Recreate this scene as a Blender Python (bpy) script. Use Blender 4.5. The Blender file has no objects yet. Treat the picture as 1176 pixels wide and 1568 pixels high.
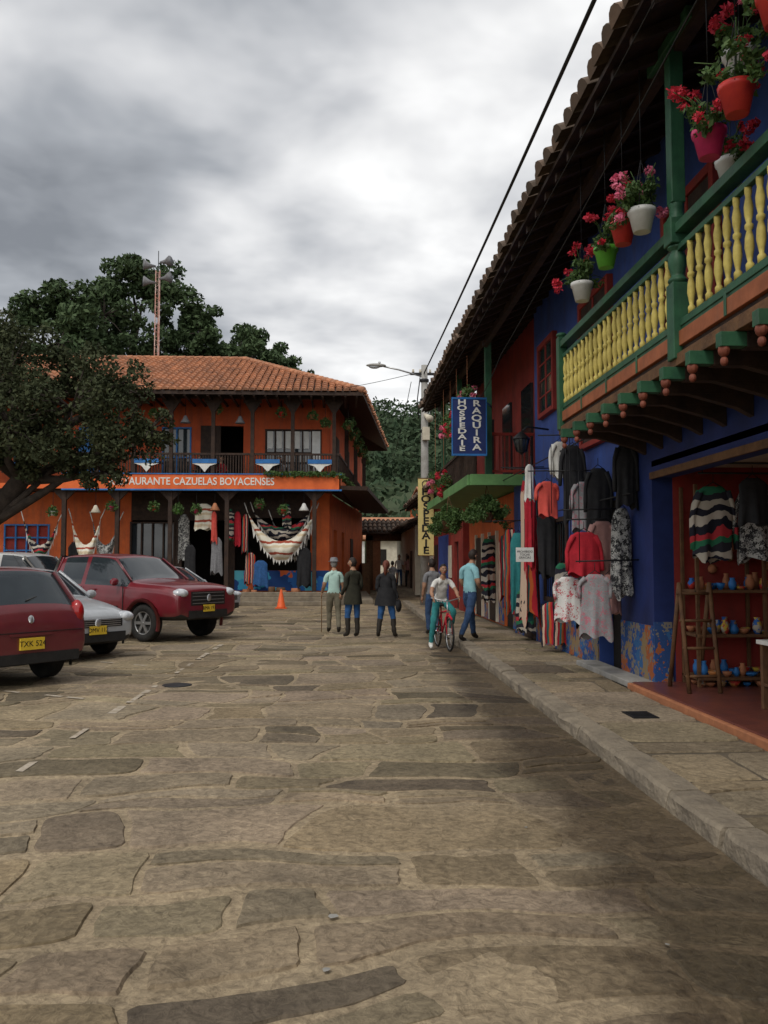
import bpy, bmesh, math, random
import numpy as np
from mathutils import Vector, Matrix, noise
R=random.Random(7)
sc=bpy.context.scene
COL=sc.collection
sc.view_settings.view_transform='Standard'; sc.view_settings.look='None'; sc.view_settings.exposure=0
rad=math.radians

# ---------------------------------------------------------------- materials
def nm(name):
    m=bpy.data.materials.new(name); m.use_nodes=True
    nt=m.node_tree; b=nt.nodes["Principled BSDF"]
    return m,nt,b
def N(nt,t,**k):
    n=nt.nodes.new(t)
    for a,v in k.items():
        if a in n.inputs: n.inputs[a].default_value=v
        else: setattr(n,a,v)
    return n
def pm(name,c1,c2=None,scale=4,rough=.8,bump=.2,bscale=None,metal=0,spec=.3,trans=0,island=0,detail=4,streak=0):
    m,nt,b=nm(name); L=nt.links.new
    if c2 is None: c2=tuple(x*.65 for x in c1)
    tc=N(nt,'ShaderNodeTexCoord')
    n1=N(nt,'ShaderNodeTexNoise',Scale=scale,Detail=detail,Roughness=.65)
    L(tc.outputs['Object'],n1.inputs['Vector'])
    r=N(nt,'ShaderNodeMapRange'); r.inputs['From Min'].default_value=.35; r.inputs['From Max'].default_value=.68
    L(n1.outputs['Fac'],r.inputs['Value'])
    mx=N(nt,'ShaderNodeMix',data_type='RGBA')
    mx.inputs[6].default_value=(*c1,1); mx.inputs[7].default_value=(*c2,1)
    fac=r.outputs[0]
    if island:
        g=N(nt,'ShaderNodeNewGeometry'); a=N(nt,'ShaderNodeMath',operation='MULTIPLY_ADD')
        a.inputs[1].default_value=island; L(g.outputs['Random Per Island'],a.inputs[0])
        m2=N(nt,'ShaderNodeMath',operation='MULTIPLY'); m2.inputs[1].default_value=1-island
        L(fac,m2.inputs[0]); L(m2.outputs[0],a.inputs[2]); fac=a.outputs[0]
    L(fac,mx.inputs[0]); col=mx.outputs[2]
    if streak:   # grime runs: noise stretched vertically
        mp=N(nt,'ShaderNodeMapping'); mp.inputs['Scale'].default_value=(4,4,.5); L(tc.outputs['Object'],mp.inputs[0])
        n3=N(nt,'ShaderNodeTexNoise',Scale=1.3,Detail=4,Roughness=.7); L(mp.outputs[0],n3.inputs['Vector'])
        r3=N(nt,'ShaderNodeMapRange'); r3.inputs['From Min'].default_value=.5; r3.inputs['From Max'].default_value=.72; r3.inputs['To Max'].default_value=streak
        L(n3.outputs['Fac'],r3.inputs['Value'])
        m3=N(nt,'ShaderNodeMix',data_type='RGBA'); m3.inputs[7].default_value=(.07,.055,.045,1); L(r3.outputs[0],m3.inputs[0]); L(col,m3.inputs[6]); col=m3.outputs[2]
    L(col,b.inputs['Base Color'])
    b.inputs['Roughness'].default_value=rough; b.inputs['Metallic'].default_value=metal
    b.inputs['Specular IOR Level'].default_value=spec
    if bump:
        n2=N(nt,'ShaderNodeTexNoise',Scale=bscale or scale*6,Detail=3)
        L(tc.outputs['Object'],n2.inputs['Vector'])
        bp=N(nt,'ShaderNodeBump',Strength=bump,Distance=.02)
        L(n2.outputs['Fac'],bp.inputs['Height']); L(bp.outputs[0],b.inputs['Normal'])
    if trans:
        t=N(nt,'ShaderNodeBsdfTranslucent'); L(col,t.inputs[0])
        s=N(nt,'ShaderNodeMixShader'); s.inputs[0].default_value=trans
        out=nt.nodes['Material Output']
        L(b.outputs[0],s.inputs[1]); L(t.outputs[0],s.inputs[2]); L(s.outputs[0],out.inputs[0])
    return m
def stripes(name,cols,scale=6,axis=2,rough=.9,wob=.4):
    m,nt,b=nm(name); L=nt.links.new
    tc=N(nt,'ShaderNodeTexCoord'); sp=N(nt,'ShaderNodeSeparateXYZ'); L(tc.outputs['Object'],sp.inputs[0])
    nz=N(nt,'ShaderNodeTexNoise',Scale=3.0,Detail=3); L(tc.outputs['Object'],nz.inputs['Vector'])
    ma=N(nt,'ShaderNodeMath',operation='MULTIPLY_ADD'); ma.inputs[1].default_value=scale
    L(sp.outputs[axis],ma.inputs[0])
    w=N(nt,'ShaderNodeMath',operation='MULTIPLY'); w.inputs[1].default_value=wob; L(nz.outputs['Fac'],w.inputs[0]); L(w.outputs[0],ma.inputs[2])
    fr=N(nt,'ShaderNodeMath',operation='FRACT'); L(ma.outputs[0],fr.inputs[0])
    cr=N(nt,'ShaderNodeValToRGB'); cr.color_ramp.interpolation='CONSTANT'
    e=cr.color_ramp.elements
    while len(e)<len(cols): e.new(.5)
    for i,c in enumerate(cols): e[i].position=i/len(cols); e[i].color=(*c,1)
    L(fr.outputs[0],cr.inputs[0]); L(cr.outputs[0],b.inputs['Base Color']); b.inputs['Roughness'].default_value=rough
    b.inputs['Specular IOR Level'].default_value=.1
    return m
def patches(name,cols,scale=3,rough=.8,warp=.12):
    m,nt,b=nm(name); L=nt.links.new
    tc=N(nt,'ShaderNodeTexCoord'); v=N(nt,'ShaderNodeTexVoronoi',Scale=scale)
    nz=N(nt,'ShaderNodeTexNoise',Scale=scale*1.5,Detail=2)
    L(tc.outputs['Object'],nz.inputs['Vector'])
    mx=N(nt,'ShaderNodeMix',data_type='RGBA'); mx.inputs[0].default_value=warp
    L(tc.outputs['Object'],mx.inputs[6]); L(nz.outputs['Color'],mx.inputs[7]); L(mx.outputs[2],v.inputs['Vector'])
    sp=N(nt,'ShaderNodeSeparateColor'); L(v.outputs['Color'],sp.inputs[0])
    cr=N(nt,'ShaderNodeValToRGB'); cr.color_ramp.interpolation='CONSTANT'
    e=cr.color_ramp.elements
    while len(e)<len(cols): e.new(.5)
    for i,c in enumerate(cols): e[i].position=i/len(cols); e[i].color=(*c,1)
    L(sp.outputs[0],cr.inputs[0]); L(cr.outputs[0],b.inputs['Base Color']); b.inputs['Roughness'].default_value=rough
    b.inputs['Specular IOR Level'].default_value=.15
    return m
M={}
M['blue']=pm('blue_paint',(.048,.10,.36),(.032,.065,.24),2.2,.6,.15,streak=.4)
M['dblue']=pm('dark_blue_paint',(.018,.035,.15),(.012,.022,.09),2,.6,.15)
M['bluetrim']=pm('bright_blue_trim',(.03,.17,.46),None,3,.5,.1)
M['orange']=pm('orange_red_wall',(.62,.135,.035),(.44,.085,.025),1.5,.75,.2,streak=.35)
M['upwall']=pm('upper_orange_wall',(.56,.10,.03),(.40,.07,.022),1.5,.75,.2,streak=.35)
M['fascia']=pm('fascia_orange',(.74,.15,.035),(.6,.11,.028),3,.6,.1)
M['red']=pm('red_wall',(.33,.04,.03),(.2,.025,.02),2,.75,.2,streak=.4)
M['green']=pm('green_paint',(.035,.12,.06),(.02,.07,.04),5,.45,.1,streak=.25)
M['lgreen']=pm('light_green_paint',(.13,.28,.10),(.09,.2,.07),3,.6,.1)
M['yellow']=pm('yellow_paint',(.66,.54,.14),(.46,.36,.09),8,.5,.08,streak=.2)
M['wood']=pm('dark_wood',(.05,.028,.018),(.02,.012,.01),6,.7,.25)
M['bwood']=pm('brown_wood',(.16,.08,.035),(.08,.04,.02),7,.7,.25)
M['lwood']=pm('light_wood',(.36,.24,.13),(.24,.15,.08),7,.7,.2)
M['corb']=pm('corbel_drop_paint',(.24,.07,.04),(.15,.045,.03),7,.6,.2)
M['balor']=pm('balcony_orange',(.38,.12,.05),(.24,.075,.03),5,.6,.1,streak=.3)
M['tile']=pm('roof_tile',(.56,.25,.13),(.25,.125,.08),.9,.85,.3,14,island=.6,streak=.35)
M['dtile']=pm('old_roof_tile',(.20,.13,.09),(.07,.06,.05),1.5,.9,.4,12,island=.5)
M['white']=pm('white_paint',(.74,.73,.69),(.6,.59,.55),4,.6,.08)
M['cream']=pm('cream_plaster',(.6,.55,.44),(.45,.4,.32),2,.8,.15)
M['glass']=pm('window_glass',(.02,.025,.03),(.03,.04,.045),1,.06,0,spec=.8)
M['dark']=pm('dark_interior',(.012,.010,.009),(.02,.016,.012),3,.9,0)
M['black']=pm('black_cloth',(.014,.014,.016),(.025,.025,.027),9,.9,.1)
M['rubber']=pm('rubber',(.015,.015,.015),(.03,.028,.025),9,.85,.1)
M['iron']=pm('iron',(.03,.03,.032),(.015,.015,.015),9,.5,.1,metal=.4)
M['steel']=pm('steel',(.5,.5,.5),(.35,.35,.35),9,.35,.05,metal=.8)
M['concrete']=pm('concrete',(.34,.33,.31),(.22,.21,.19),3,.9,.4)
M['ptile']=pm('porch_tile',(.16,.05,.035),(.10,.035,.03),5,.35,.15)
M['flred']=pm('geranium_red',(.62,.02,.035),(.5,.05,.09),8,.7,0,trans=.2,island=.6)
M['flpink']=pm('geranium_pink',(.75,.12,.25),(.8,.3,.4),8,.7,0,trans=.2,island=.6)
M['leaf']=pm('pot_leaf',(.045,.10,.028),(.10,.16,.045),8,.6,0,trans=.2,island=.6)
M['potw']=pm('pot_white',(.6,.6,.58),(.5,.5,.48),9,.4,.02)
M['potr']=pm('pot_red',(.55,.04,.03),(.45,.03,.03),9,.35,.02)
M['potp']=pm('pot_pink',(.55,.03,.13),(.42,.02,.1),9,.35,.02)
M['potg']=pm('pot_green',(.12,.42,.05),(.1,.35,.04),9,.35,.02)
M['terra']=pm('terracotta',(.42,.17,.08),(.3,.12,.06),9,.7,.1)
M['skin']=pm('skin',(.38,.21,.13),(.30,.16,.10),9,.55,.05)
M['hair']=pm('hair_dark',(.018,.012,.01),(.03,.02,.015),20,.6,.2)
M['hairg']=pm('hair_grey',(.3,.29,.28),(.2,.19,.18),20,.7,.2)
M['hairr']=pm('hair_red',(.16,.045,.025),(.1,.03,.02),20,.6,.2)
M['jeans']=pm('denim',(.04,.08,.17),(.025,.05,.11),12,.9,.2)
M['bjeans']=pm('bright_denim',(.03,.10,.27),(.02,.07,.18),12,.9,.2)
M['mint']=pm('mint_shirt',(.42,.60,.54),(.34,.5,.45),7,.85,.15)
M['aqua']=pm('aqua_shirt',(.25,.48,.52),(.2,.4,.45),7,.85,.15)
M['tee']=pm('white_tee',(.68,.67,.64),(.55,.54,.5),7,.85,.15)
M['khaki']=pm('khaki_trousers',(.16,.14,.10),(.11,.1,.07),9,.9,.15)
M['olive']=pm('olive_jacket',(.035,.034,.022),(.02,.02,.014),9,.9,.2)
M['grey']=pm('grey_cloth',(.22,.22,.23),(.14,.14,.15),14,.9,.15)
M['teal']=pm('teal_cloth',(.03,.20,.20),(.02,.14,.15),9,.9,.15)
M['shoe']=pm('shoe_leather',(.02,.016,.013),(.03,.025,.02),9,.6,.1)
M['redcl']=pm('red_cloth',(.46,.02,.035),(.32,.015,.025),9,.9,.2)
M['coral']=pm('coral_cloth',(.70,.10,.08),(.55,.08,.06),9,.9,.15)
M['pinkcl']=pm('pink_cloth',(.40,.22,.2),(.32,.17,.15),9,.9,.15)
M['stripe']=stripes('striped_textile',[(.35,.02,.03),(.02,.02,.03),(.5,.36,.27),(.3,.02,.03),(.03,.12,.12),(.42,.1,.03)],5,0)
M['stripe2']=stripes('striped_textile_b',[(.4,.36,.3),(.03,.03,.04),(.03,.15,.08),(.42,.04,.05),(.02,.02,.03),(.45,.4,.34),(.02,.02,.03)],1.6,2,wob=.7)
M['hamw']=stripes('hammock_stripes',[(.7,.66,.55),(.6,.5,.35),(.72,.7,.6),(.35,.08,.05),(.7,.66,.55)],2.2,2)
M['pattern']=patches('patterned_textile',[(.4,.4,.38),(.03,.03,.035),(.2,.2,.2),(.03,.03,.03),(.42,.42,.4)],30)
M['floral']=patches('floral_textile',[(.6,.6,.58),(.62,.61,.59),(.6,.6,.58),(.45,.05,.07),(.6,.58,.56)],34)
M['greyflor']=patches('grey_floral_textile',[(.26,.26,.27),(.29,.29,.3),(.24,.24,.25),(.42,.14,.18),(.27,.27,.28),(.25,.25,.26)],34)
M['dado']=patches('painted_dado',[(.03,.08,.25),(.32,.10,.04),(.04,.12,.28),(.25,.18,.1),(.03,.07,.2),(.2,.18,.15)],9,warp=.3)
M['mural']=patches('mural',[(.03,.15,.45),(.05,.3,.5),(.02,.06,.2),(.55,.12,.04),(.1,.4,.5),(.03,.12,.35)],2.2,warp=.4)
M['pottery']=patches('painted_pottery',[(.4,.16,.05),(.5,.36,.05),(.03,.12,.4),(.4,.04,.03),(.35,.22,.12),(.4,.36,.3)],14,.35)
M['rustm']=pm('mast_rust',(.42,.12,.07),(.6,.5,.45),.9,.7,.1)
M['yplate']=pm('plate_yellow',(.72,.5,.05),(.65,.45,.04),9,.4,0)
M['cone']=pm('cone_orange',(.8,.13,.03),(.7,.11,.03),9,.5,0)
M['bark']=pm('bark',(.07,.055,.045),(.03,.024,.02),6,.95,.6)
M['leafN']=pm('leaf_dark_olive',(.028,.038,.018),(.066,.074,.034),.8,.8,0,island=.6,spec=.15)
M['leafB']=pm('leaf_green',(.034,.060,.026),(.080,.118,.050),.35,.7,0,island=.55,spec=.2)
M['leafH']=pm('leaf_hill',(.030,.055,.030),(.065,.09,.048),.08,.8,0,island=.5,spec=.1)
M['grass']=pm('grass',(.06,.09,.03),(.10,.11,.05),.3,.95,.4,8)
M['hill']=pm('hillside',(.03,.05,.022),(.06,.075,.035),.06,.95,.3,2)
def paint(name,c,sp=.5):
    m=pm(name,c,tuple(x*.82 for x in c),3,.3,0,spec=sp,streak=.12); m.node_tree.nodes['Principled BSDF'].inputs['Coat Weight'].default_value=.6
    m.node_tree.nodes['Principled BSDF'].inputs['Coat Roughness'].default_value=.08; return m
M['cred']=paint('car_paint_red',(.17,.014,.022)); M['cdred']=paint('car_paint_maroon',(.15,.024,.028))
M['csil']=paint('car_paint_silver',(.42,.44,.46)); M['cwht']=paint('car_paint_white',(.62,.62,.6))
M['lampred']=pm('tail_lens',(.35,.01,.01),(.25,.01,.01),9,.15,0,spec=.6)
M['lampclr']=pm('head_lens',(.6,.62,.65),(.3,.32,.35),14,.1,0,spec=.8)
M['plastic']=pm('black_plastic',(.02,.02,.02),(.03,.03,.03),9,.5,.05)

def stonemat(name,wet=True,dust=.3,dark=.62):
    m,nt,b=nm(name); L=nt.links.new
    tc=N(nt,'ShaderNodeTexCoord'); at=N(nt,'ShaderNodeAttribute',attribute_name='tint')
    n1=N(nt,'ShaderNodeTexNoise',Scale=1.3,Detail=6,Roughness=.65); L(tc.outputs['Object'],n1.inputs['Vector'])
    n2=N(nt,'ShaderNodeTexNoise',Scale=20,Detail=6,Roughness=.72,Distortion=.6); L(tc.outputs['Object'],n2.inputs['Vector'])
    n3=N(nt,'ShaderNodeTexNoise',Scale=.5,Detail=5,Roughness=.6); L(tc.outputs['Object'],n3.inputs['Vector'])
    base=N(nt,'ShaderNodeMix',data_type='RGBA',blend_type='MULTIPLY'); base.inputs[0].default_value=1
    cr=N(nt,'ShaderNodeValToRGB'); e=cr.color_ramp.elements
    e[0].position=.3; e[0].color=(dark,dark*.99,dark*.97,1); e[1].position=.7; e[1].color=(1.2,1.17,1.12,1)
    L(n1.outputs['Fac'],cr.inputs[0]); L(at.outputs['Color'],base.inputs[6]); L(cr.outputs[0],base.inputs[7])
    b2=N(nt,'ShaderNodeMix',data_type='RGBA',blend_type='MULTIPLY'); b2.inputs[0].default_value=1
    cr2=N(nt,'ShaderNodeValToRGB'); e=cr2.color_ramp.elements
    e[0].position=.34; e[0].color=(.56,.55,.54,1); e[1].position=.64; e[1].color=(1.2,1.2,1.18,1)
    L(n2.outputs['Fac'],cr2.inputs[0]); L(base.outputs[2],b2.inputs[6]); L(cr2.outputs[0],b2.inputs[7])
    dm=N(nt,'ShaderNodeMapRange'); dm.inputs['From Min'].default_value=.48; dm.inputs['From Max'].default_value=.66; dm.inputs['To Max'].default_value=dust
    L(n3.outputs['Fac'],dm.inputs['Value'])
    b3=N(nt,'ShaderNodeMix',data_type='RGBA')
    dcol=N(nt,'ShaderNodeMix',data_type='RGBA',blend_type='MULTIPLY'); dcol.inputs[0].default_value=.6; dcol.inputs[6].default_value=(.36,.29,.20,1); L(cr2.outputs[0],dcol.inputs[7])
    L(dm.outputs[0],b3.inputs[0]); L(b2.outputs[2],b3.inputs[6]); L(dcol.outputs[2],b3.inputs[7])
    col=b3.outputs[2]
    b.inputs['Roughness'].default_value=.85
    if wet:
        sp=N(nt,'ShaderNodeSeparateXYZ'); L(tc.outputs['Object'],sp.inputs[0])
        w=N(nt,'ShaderNodeMath',operation='MULTIPLY_ADD'); w.inputs[1].default_value=1.9; L(n1.outputs['Fac'],w.inputs[0]); L(sp.outputs[0],w.inputs[2])
        w2=N(nt,'ShaderNodeMath',operation='MULTIPLY_ADD'); w2.inputs[1].default_value=-.035; L(sp.outputs[1],w2.inputs[0]); L(w.outputs[0],w2.inputs[2])
        wm=N(nt,'ShaderNodeMapRange',interpolation_type='SMOOTHSTEP'); wm.inputs['From Min'].default_value=1.75; wm.inputs['From Max'].default_value=2.25
        L(w2.outputs[0],wm.inputs['Value'])
        b4=N(nt,'ShaderNodeMix',data_type='RGBA',blend_type='MULTIPLY'); b4.inputs[7].default_value=(.34,.32,.30,1)
        L(wm.outputs[0],b4.inputs[0]); L(col,b4.inputs[6]); col=b4.outputs[2]
        rr=N(nt,'ShaderNodeMapRange'); rr.inputs['To Min'].default_value=.88; rr.inputs['To Max'].default_value=.62
        L(wm.outputs[0],rr.inputs['Value']); L(rr.outputs[0],b.inputs['Roughness'])
    L(col,b.inputs['Base Color'])
    b.inputs['Specular IOR Level'].default_value=.25
    bp=N(nt,'ShaderNodeBump',Strength=.65,Distance=.02); bp2=N(nt,'ShaderNodeBump',Strength=.5,Distance=.05)
    n5=N(nt,'ShaderNodeTexNoise',Scale=6,Detail=3,Distortion=1.5); L(tc.outputs['Object'],n5.inputs['Vector'])
    L(n5.outputs['Fac'],bp2.inputs['Height'])
    L(n2.outputs['Fac'],bp.inputs['Height']); L(bp2.outputs[0],bp.inputs['Normal']); L(bp.outputs[0],b.inputs['Normal'])
    return m
M['stone']=stonemat('flagstone'); M['stone2']=stonemat('sidewalk_stone',wet=False,dust=.3)
M['mortar']=pm('mortar',(.15,.12,.085),(.09,.075,.055),2.2,.95,.5,30)
M['kerb']=pm('kerb_stone',(.27,.225,.165),(.15,.125,.095),3,.92,.8,24)

# ---------------------------------------------------------------- mesh builder
class MB:
    def __init__(s): s.v=[];s.f=[];s.m=[];s.s=[]
    def add(s,v,f,mat=0,sm=False):
        o=len(s.v); s.v+= [tuple(p) for p in v]
        for q in f: s.f.append([i+o for i in q]); s.m.append(mat); s.s.append(sm)
    def box(s,x0,x1,y0,y1,z0,z1,mat=0):
        v=[(x,y,z) for z in (z0,z1) for y in (y0,y1) for x in (x0,x1)]
        s.add(v,[(0,2,3,1),(4,5,7,6),(0,1,5,4),(2,6,7,3),(0,4,6,2),(1,3,7,5)],mat)
    def cbox(s,c,sz,mat=0,rot=None):
        hx,hy,hz=[a/2 for a in sz]
        v=[Vector((x,y,z)) for z in (-hz,hz) for y in (-hy,hy) for x in (-hx,hx)]
        if rot is not None: v=[rot@p for p in v]
        v=[p+Vector(c) for p in v]
        s.add(v,[(0,2,3,1),(4,5,7,6),(0,1,5,4),(2,6,7,3),(0,4,6,2),(1,3,7,5)],mat)
    def tube(s,pts,rs,n=8,mat=0,cap=True,sq=(1,1)):
        pts=[Vector(p) for p in pts]
        if not hasattr(rs,'__len__'): rs=[rs]*len(pts)
        v=[];f=[]
        up=None
        for i,p in enumerate(pts):
            d=(pts[min(i+1,len(pts)-1)]-pts[max(i-1,0)]).normalized()
            if up is None:
                a=Vector((0,0,1)) if abs(d.z)<.9 else Vector((1,0,0))
                up=(a-d*a.dot(d)).normalized()
            else: up=(up-d*up.dot(d)).normalized()
            sd=d.cross(up)
            for k in range(n):
                t=2*math.pi*k/n
                v.append(p+(sd*math.cos(t)*sq[0]+up*math.sin(t)*sq[1])*rs[i])
        for i in range(len(pts)-1):
            for k in range(n):
                k2=(k+1)%n
                f.append((i*n+k,i*n+k2,(i+1)*n+k2,(i+1)*n+k))
        if cap: f.append(tuple(range(n))[::-1]); f.append(tuple((len(pts)-1)*n+k for k in range(n)))
        s.add(v,f,mat,True)
    def lathe(s,prof,c,n=12,mat=0,ax=None):
        v=[];f=[]
        for r,z in prof:
            for k in range(n):
                t=2*math.pi*k/n
                p=Vector((r*math.cos(t),r*math.sin(t),z))
                if ax is not None: p=ax@p
                v.append(p+Vector(c))
        for i in range(len(prof)-1):
            for k in range(n):
                k2=(k+1)%n; f.append((i*n+k,i*n+k2,(i+1)*n+k2,(i+1)*n+k))
        f.append(tuple(range(n))[::-1]); f.append(tuple((len(prof)-1)*n+k for k in range(n)))
        s.add(v,f,mat,True)
    def ell(s,c,r,n=12,m=8,mat=0,rot=None,fn=None,keep=None):
        v=[];f=[]
        for i in range(m+1):
            ph=math.pi*i/m
            for k in range(n):
                t=2*math.pi*k/n
                p=Vector((r[0]*math.sin(ph)*math.cos(t),r[1]*math.sin(ph)*math.sin(t),r[2]*math.cos(ph)))
                if fn: p=fn(p)
                v.append(p)
        for i in range(m):
            for k in range(n):
                k2=(k+1)%n; q=(i*n+k,(i+1)*n+k,(i+1)*n+k2,i*n+k2)
                if keep:
                    cc=sum((v[a] for a in q),Vector())/4
                    if not keep(cc): continue
                f.append(q)
        if rot is not None: v=[rot@p for p in v]
        s.add([p+Vector(c) for p in v],f,mat,True)
    def prism(s,top,off,mat=0):
        n=len(top); off=Vector(off)
        v=[Vector(p) for p in top]+[Vector(p)+off for p in top]
        f=[tuple(range(n)),tuple(range(n,2*n))[::-1]]+[(i,i+n,(i+1)%n+n,(i+1)%n) for i in range(n)]
        s.add(v,f,mat)
    def build(s,name,mats,parent=None,bevel=0,loc=(0,0,0),rot=None,tints=None):
        me=bpy.data.meshes.new(name); me.from_pydata(s.v,[],s.f)
        for k in mats: me.materials.append(M[k] if isinstance(k,str) else k)
        me.polygons.foreach_set('material_index',s.m); me.polygons.foreach_set('use_smooth',s.s)
        if tints is not None:
            a=me.attributes.new('tint','FLOAT_COLOR','FACE'); a.data.foreach_set('color',np.array(tints,dtype=np.float32).ravel())
        me.update()
        o=bpy.data.objects.new(name,me); COL.objects.link(o); o.location=loc
        if rot is not None: o.rotation_euler=rot
        if parent: o.parent=parent
        if bevel:
            b=o.modifiers.new('bevel','BEVEL'); b.width=bevel; b.segments=2; b.limit_method='ANGLE'; b.angle_limit=rad(40)
        return o
def empty(name,loc=(0,0,0),rz=0):
    o=bpy.data.objects.new(name,None); COL.objects.link(o); o.location=loc; o.rotation_euler=(0,0,rz); o.empty_display_size=.2; return o
def text(body,size,loc,rot,mat,parent=None,name='lettering',ext=.008,ls=1,bold=0,sx=1):
    cu=bpy.data.curves.new(name,'FONT'); cu.body=body; cu.size=size; cu.extrude=ext; cu.align_x='CENTER'; cu.align_y='CENTER'; cu.space_line=ls; cu.offset=bold
    o=bpy.data.objects.new(name,cu); COL.objects.link(o)
    dg=bpy.context.evaluated_depsgraph_get(); me=bpy.data.meshes.new_from_object(o.evaluated_get(dg))
    bpy.data.objects.remove(o)
    me.materials.clear(); me.materials.append(M[mat])
    o=bpy.data.objects.new(name,me); COL.objects.link(o); o.location=loc; o.rotation_euler=rot; o.scale=(sx,1,1)
    if parent: o.parent=parent
    return o

# ---------------------------------------------------------------- leaves
def leafverts(centers,radii,n,size,rng,flat=.75,shell=.35):
    centers=np.array(centers,float); radii=np.array(radii,float)
    idx=rng.choice(len(centers),n,p=radii**2/np.sum(radii**2))
    d=rng.normal(size=(n,3)); d/=np.linalg.norm(d,axis=1)[:,None]
    rr=(shell+(1-shell)*rng.random(n)**.6)*radii[idx]
    p=centers[idx]+d*rr[:,None]*np.array([1,1,flat])
    a=rng.normal(size=(n,3)); a/=np.linalg.norm(a,axis=1)[:,None]
    b=np.cross(a,rng.normal(size=(n,3))); b/=np.linalg.norm(b,axis=1)[:,None]
    s=size*(.6+.8*rng.random(n))[:,None]
    q=np.stack([p-a*s,p-b*s*.5,p+a*s,p+b*s*.5],1)
    return q.reshape(-1,3)
def leafobj(name,vs,mat,parent=None):
    n=len(vs)//4
    me=bpy.data.meshes.new(name); me.vertices.add(len(vs)); me.vertices.foreach_set('co',vs.astype(np.float32).ravel())
    me.loops.add(n*4); me.loops.foreach_set('vertex_index',np.arange(n*4,dtype=np.int32))
    me.polygons.add(n); me.polygons.foreach_set('loop_start',np.arange(0,n*4,4,dtype=np.int32))
    me.materials.append(M[mat]); me.update(calc_edges=True)
    o=bpy.data.objects.new(name,me); COL.objects.link(o)
    if parent: o.parent=parent
    return o
def tree(name,trunk,tr,clumps,n,size,mat,seed,sub=9,subr=.42):
    rng=np.random.default_rng(seed); rr=random.Random(seed)
    root=empty(name,trunk[0])
    b=Vector(trunk[0]); mb=MB()
    tp=[Vector(p)-b for p in trunk]
    mb.tube(tp,[tr*(1-.5*i/(len(tp)-1)) for i in range(len(tp))],10)
    cs=[];rs=[]
    for c,r in clumps:
        c=Vector(c)-b
        k=rr.choice(range(max(1,len(tp)//2),len(tp))); s=tp[k]
        mid=s.lerp(c,.5)+Vector((rr.uniform(-.1,.1)*r,rr.uniform(-.1,.1)*r,-.12*r))
        mb.tube([s,mid,c],[tr*.42,tr*.25,tr*.1],7)
        for i in range(sub):
            d=Vector((rr.gauss(0,1),rr.gauss(0,1),rr.gauss(0,.8))).normalized()
            q=c+d*r*rr.uniform(.35,1.0)
            cs.append(q); rs.append(r*subr*rr.uniform(.5,1.25))
            mb.tube([c,c.lerp(q,.5)+Vector((0,0,.05*r)),q],[tr*.1,tr*.06,tr*.025],5)
    mb.build('trunk_and_limbs',['bark'],root)
    leafobj('foliage',leafverts(cs,rs,n,size,rng),mat,root)
    return root

# ---------------------------------------------------------------- tile roof
def tile_roof(mb,o,ed,sd,width,Lf,sp=.27,r=.105,row=.45,mat=0,seed=1):
    rr=random.Random(seed)
    o=Vector(o); ed=Vector(ed).normalized(); sd=Vector(sd).normalized(); n=ed.cross(sd)
    if n.z<0: n=-n
    n.normalize(); K=6
    for i in range(int(width/sp)):
        s=(i+.5)*sp; a,b=Lf(s); t=a+rr.uniform(-.04,.04)
        while t<b-.05:
            t1=min(t+row*1.08,b); j=rr.uniform(-.014,.014); h=rr.uniform(0,.014)
            v=[]
            for (tt,ra,up) in ((t,r*1.12,.035+h),(t1,r*.9,.0)):
                for k in range(K+1):
                    an=math.pi*k/K
                    v.append(o+ed*(s+j-math.cos(an)*ra)+n*(math.sin(an)*ra*.9+up)+sd*tt)
            f=[(k,k+1,K+2+k,K+1+k) for k in range(K)]+[tuple(range(K+1))[::-1]]
            mb.add(v,f,mat,False); t+=row

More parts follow.
